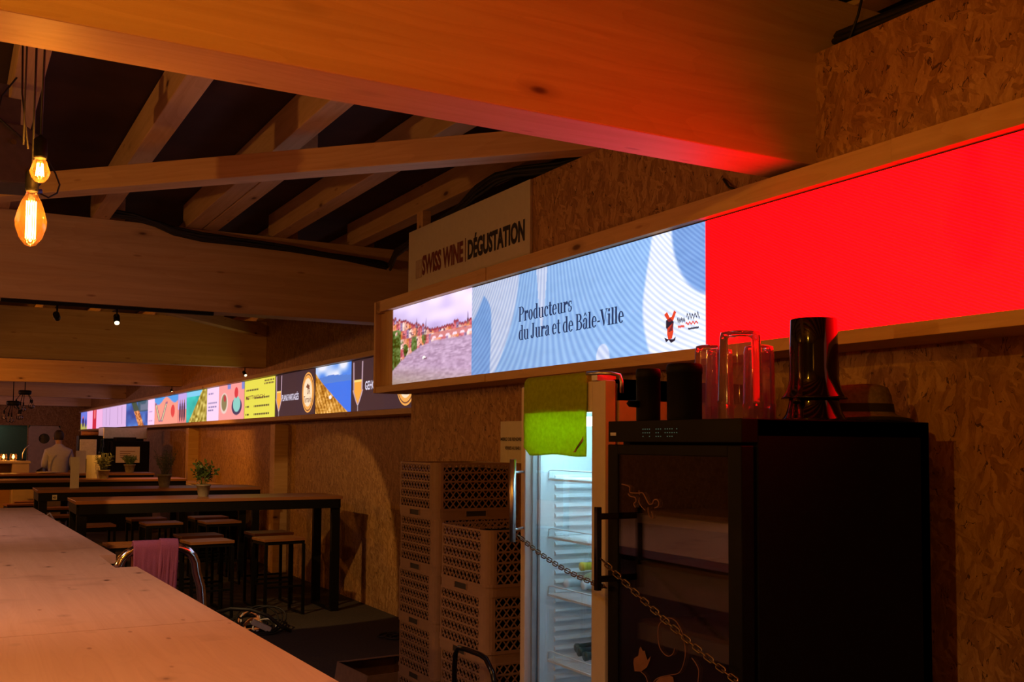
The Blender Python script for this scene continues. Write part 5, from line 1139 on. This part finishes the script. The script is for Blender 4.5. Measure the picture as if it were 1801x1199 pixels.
# person in a white shirt, seen from behind
pe = thing('person', 'person in a white shirt seen from behind, head bowed, at the far end', 'person', (1.80, 20.2, 0), 0)
def skinned(name, J, E, mat, parent, lv=2):
    me = bpy.data.meshes.new(name); me.from_pydata([j[0] for j in J], E, []); o = bpy.data.objects.new(name, me); COL.objects.link(o); o.parent = parent; me.materials.append(M[mat])
    sk = o.modifiers.new('skin', 'SKIN'); sk.use_smooth_shade = True; o.modifiers.new('sub', 'SUBSURF').levels = lv; o.modifiers['sub'].render_levels = lv
    for i, j in enumerate(J): me.skin_vertices[0].data[i].radius = j[1] if isinstance(j[1], tuple) else (j[1], j[1]); me.skin_vertices[0].data[i].use_root = (i == 0)
    return o
J = [((0, 0, .95), (.15, .10)), ((0, 0, 1.10), (.145, .10)), ((0, .01, 1.28), (.14, .09)), ((0, .015, 1.40), (.11, .07)), ((0, .01, 1.50), (.058, .058)), ((0, .03, 1.56), (.055, .055)), ((0, .045, 1.64), (.072, .085)), ((0, .05, 1.72), (.06, .07)),
     ((-.17, .01, 1.39), .05), ((-.23, .0, 1.16), .045), ((-.19, .22, 1.08), .034), ((-.17, .28, 1.07), .03), ((.17, .01, 1.39), .05), ((.23, .0, 1.16), .045), ((.19, .22, 1.08), .034), ((.17, .28, 1.07), .03),
     ((-.10, 0, .88), .088), ((-.11, .01, .50), .058), ((-.11, -.01, .10), .042), ((-.11, .10, .04), .035), ((.10, 0, .88), .088), ((.11, .01, .50), .058), ((.11, -.01, .10), .042), ((.11, .10, .04), .035)]
Eg = [(0, 1), (1, 2), (2, 3), (3, 4), (4, 5), (5, 6), (6, 7), (3, 8), (8, 9), (9, 10), (10, 11), (3, 12), (12, 13), (13, 14), (14, 15), (0, 16), (16, 17), (17, 18), (18, 19), (0, 20), (20, 21), (21, 22), (22, 23)]
# fingers
for s, w0 in ((-1, 11), (1, 15)):
    base = Vector(J[w0][0])
    for k, (dx, L) in enumerate(((-.024, .062), (-.008, .072), (.008, .068), (.024, .054))):
        i = len(J); J.append(((base.x + dx, base.y + .045, base.z), .011)); J.append(((base.x + dx, base.y + .045 + L * .6, base.z - .01), .009)); J.append(((base.x + dx, base.y + .045 + L, base.z - .03), .008)); Eg += [(w0, i), (i, i + 1), (i + 1, i + 2)]
    i = len(J); J.append(((base.x - s * .035, base.y + .02, base.z - .005), .011)); J.append(((base.x - s * .05, base.y + .055, base.z - .015), .009)); Eg += [(w0, i), (i, i + 1)]
skinned('body', J, Eg, 'skin', pe)
skinned('shirt', [((0, 0, .86), (.175, .13)), ((0, 0, 1.05), (.18, .13)), ((0, 0, 1.28), (.195, .13)), ((0, 0, 1.43), (.165, .105)), ((0, .005, 1.505), (.088, .08)), ((0, .015, 1.545), (.07, .068)), ((-.185, 0, 1.40), .07), ((-.235, 0, 1.16), .062), ((-.20, .19, 1.09), .05), ((.185, 0, 1.40), .07), ((.235, 0, 1.16), .062), ((.20, .19, 1.09), .05)],
        [(0, 1), (1, 2), (2, 3), (3, 4), (4, 5), (3, 6), (6, 7), (7, 8), (3, 9), (9, 10), (10, 11)], 'shirt', pe)
skinned('trousers', [((0, 0, .93), (.16, .12)), ((-.10, 0, .86), .105), ((-.11, .01, .5), .078), ((-.11, -.005, .10), .062), ((.10, 0, .86), .105), ((.11, .01, .5), .078), ((.11, -.005, .10), .062)], [(0, 1), (1, 2), (2, 3), (0, 4), (4, 5), (5, 6)], 'trousers', pe)
bm = B(); bmesh.ops.create_icosphere(bm, subdivisions=4, radius=1)
for v in bm.verts: c = v.co; v.co = Vector((c.x * .088, c.y * .105 + (.0), c.z * .115)) * (1 + .03 * noise.noise(c * 6))
dl = [v for v in bm.verts if v.co.y > .045 and v.co.z < .045 or v.co.z < -.075]; bmesh.ops.delete(bm, geom=dl, context='VERTS')
obj('hair', bm, 'hair', pe, loc=(0, .035, 1.685), normals=False)
bm = B()
for s in (-1, 1): bmesh.ops.create_uvsphere(bm, u_segments=12, v_segments=8, radius=.02, matrix=Matrix.Translation((s * .085, .06, 1.645)) @ Matrix.Diagonal((.5, 1, 1.5, 1)))
obj('ears', bm, 'skin', pe)
bm = B(); bmesh.ops.create_uvsphere(bm, u_segments=12, v_segments=8, radius=.016, matrix=Matrix.Translation((0, .145, 1.63)) @ Matrix.Diagonal((.8, 1, 1.5, 1)))
obj('nose', bm, 'skin', pe)
# things behind the far counter on the right of the person
wc = thing('work_counter', 'dark work counter running behind the farthest bar table at the far right', 'counter', (2.6, 19.7, 0))
bm = B(); box(bm, (-.45, -.45, .0), (.62, .45, .98)); obj('counter_body', bm, 'blackmetal', wc); bm = B(); box(bm, (-.48, -.48, .98), (.64, .48, 1.01)); obj('work_top', bm, 'steel', wc)
bo = thing('black_oven', 'black oven cabinet with a white notice on its front at the far right', 'oven', (2.92, 19.75, 1.01)); bm = B(); box(bm, (-.30, -.3, 0), (.34, .3, .59)); obj('oven_body', bm, 'blackplastic', bo, bevel=.01)
bm = B(); box(bm, (-.24, -.306, .20), (.17, -.302, .49)); nn = obj('notice', bm, 'paper', bo, label='white notice with grey lines of print'); bm = B()
for z, w_ in ((.40, .26), (.365, .18), (.33, .2), (.295, .24)): box(bm, (-.17, -.3085, z), (-.17 + w_, -.3065, z + .010))
obj('notice_print', bm, 'redink', bo)
bm = B(); box(bm, (-.22, -.2, .59), (.12, .2, .66)); obj('oven_vent', bm, 'blackmetal', bo)
tag(boxo('extractor_hood', (2.57, 20.3, 1.64), (3.35, 21.0, 1.86), 'steel', bevel=.01), 'grey steel hood over the black oven, under the far screens', 'hood')
tag(boxo('hood_stand', (2.62, 20.4, 0), (3.30, 20.9, 1.64), 'blackmetal'), 'dark stand beneath the steel hood', 'stand')
cm = thing('till_screen', 'bluish white till screen standing right of the person', 'till', (2.22, 19.5, 1.01)); bm = B(); box(bm, (-.14, -.02, .27), (.14, .02, .62)); obj('till_panel', bm, 'whitewire', cm, bevel=.01); bm = B(); box(bm, (-.1, -.08, 0), (.1, .08, .02)); box(bm, (-.03, -.015, .02), (.03, .015, .3)); obj('till_foot', bm, 'blackmetal', cm)
cf = thing('coffee_machine', 'dark coffee machine with pink cups on it beside the till screen', 'machine', (2.36, 20.62, 0)); bm = B(); box(bm, (-.2, -.2, 0), (.2, .2, 1.70)); obj('machine_body', bm, 'blackmetal', cf, bevel=.01); bm = B(); tube(bm, [(-.15, -.1, 1.74), (.15, -.1, 1.74)], .04, 14); obj('cup_row', bm, 'copper', cf)
t = thing('wine_bottle', 'dark bottle standing between till screen and black oven', 'bottle', (2.46, 19.6, 1.01)); 
bm = bottle_bm(.62, .055); obj('bottle_body', bm, 'bottle', t)
pl_ = tag(obj('serving_plate', (lambda bm: (lathe(bm, [(.001, 0), (.10, .004), (.17, .02), (.165, .024), (.09, .010), (.001, .008)], n=30), bm)[1])(B()), 'paper', loc=(1.38, 17.15, 1.1)), 'pale plate on the farthest bar table in front of the man', 'plate')
bt = thing('crumpled_bag', 'dark crumpled bag with blue sheen beside the pale service counter', 'bag', (1.46, 19.3, 0)); bm = B(); bmesh.ops.create_icosphere(bm, subdivisions=3, radius=1)
for v in bm.verts: c = v.co.copy(); v.co = Vector((c.x * .15, c.y * .13, c.z * .57 + .57)) * 1.0 + c * .05 * noise.noise(c * 5)
obj('bag_body', bm, plain('dark blue plastic bag', (.03, .03, .07), .25), bt)
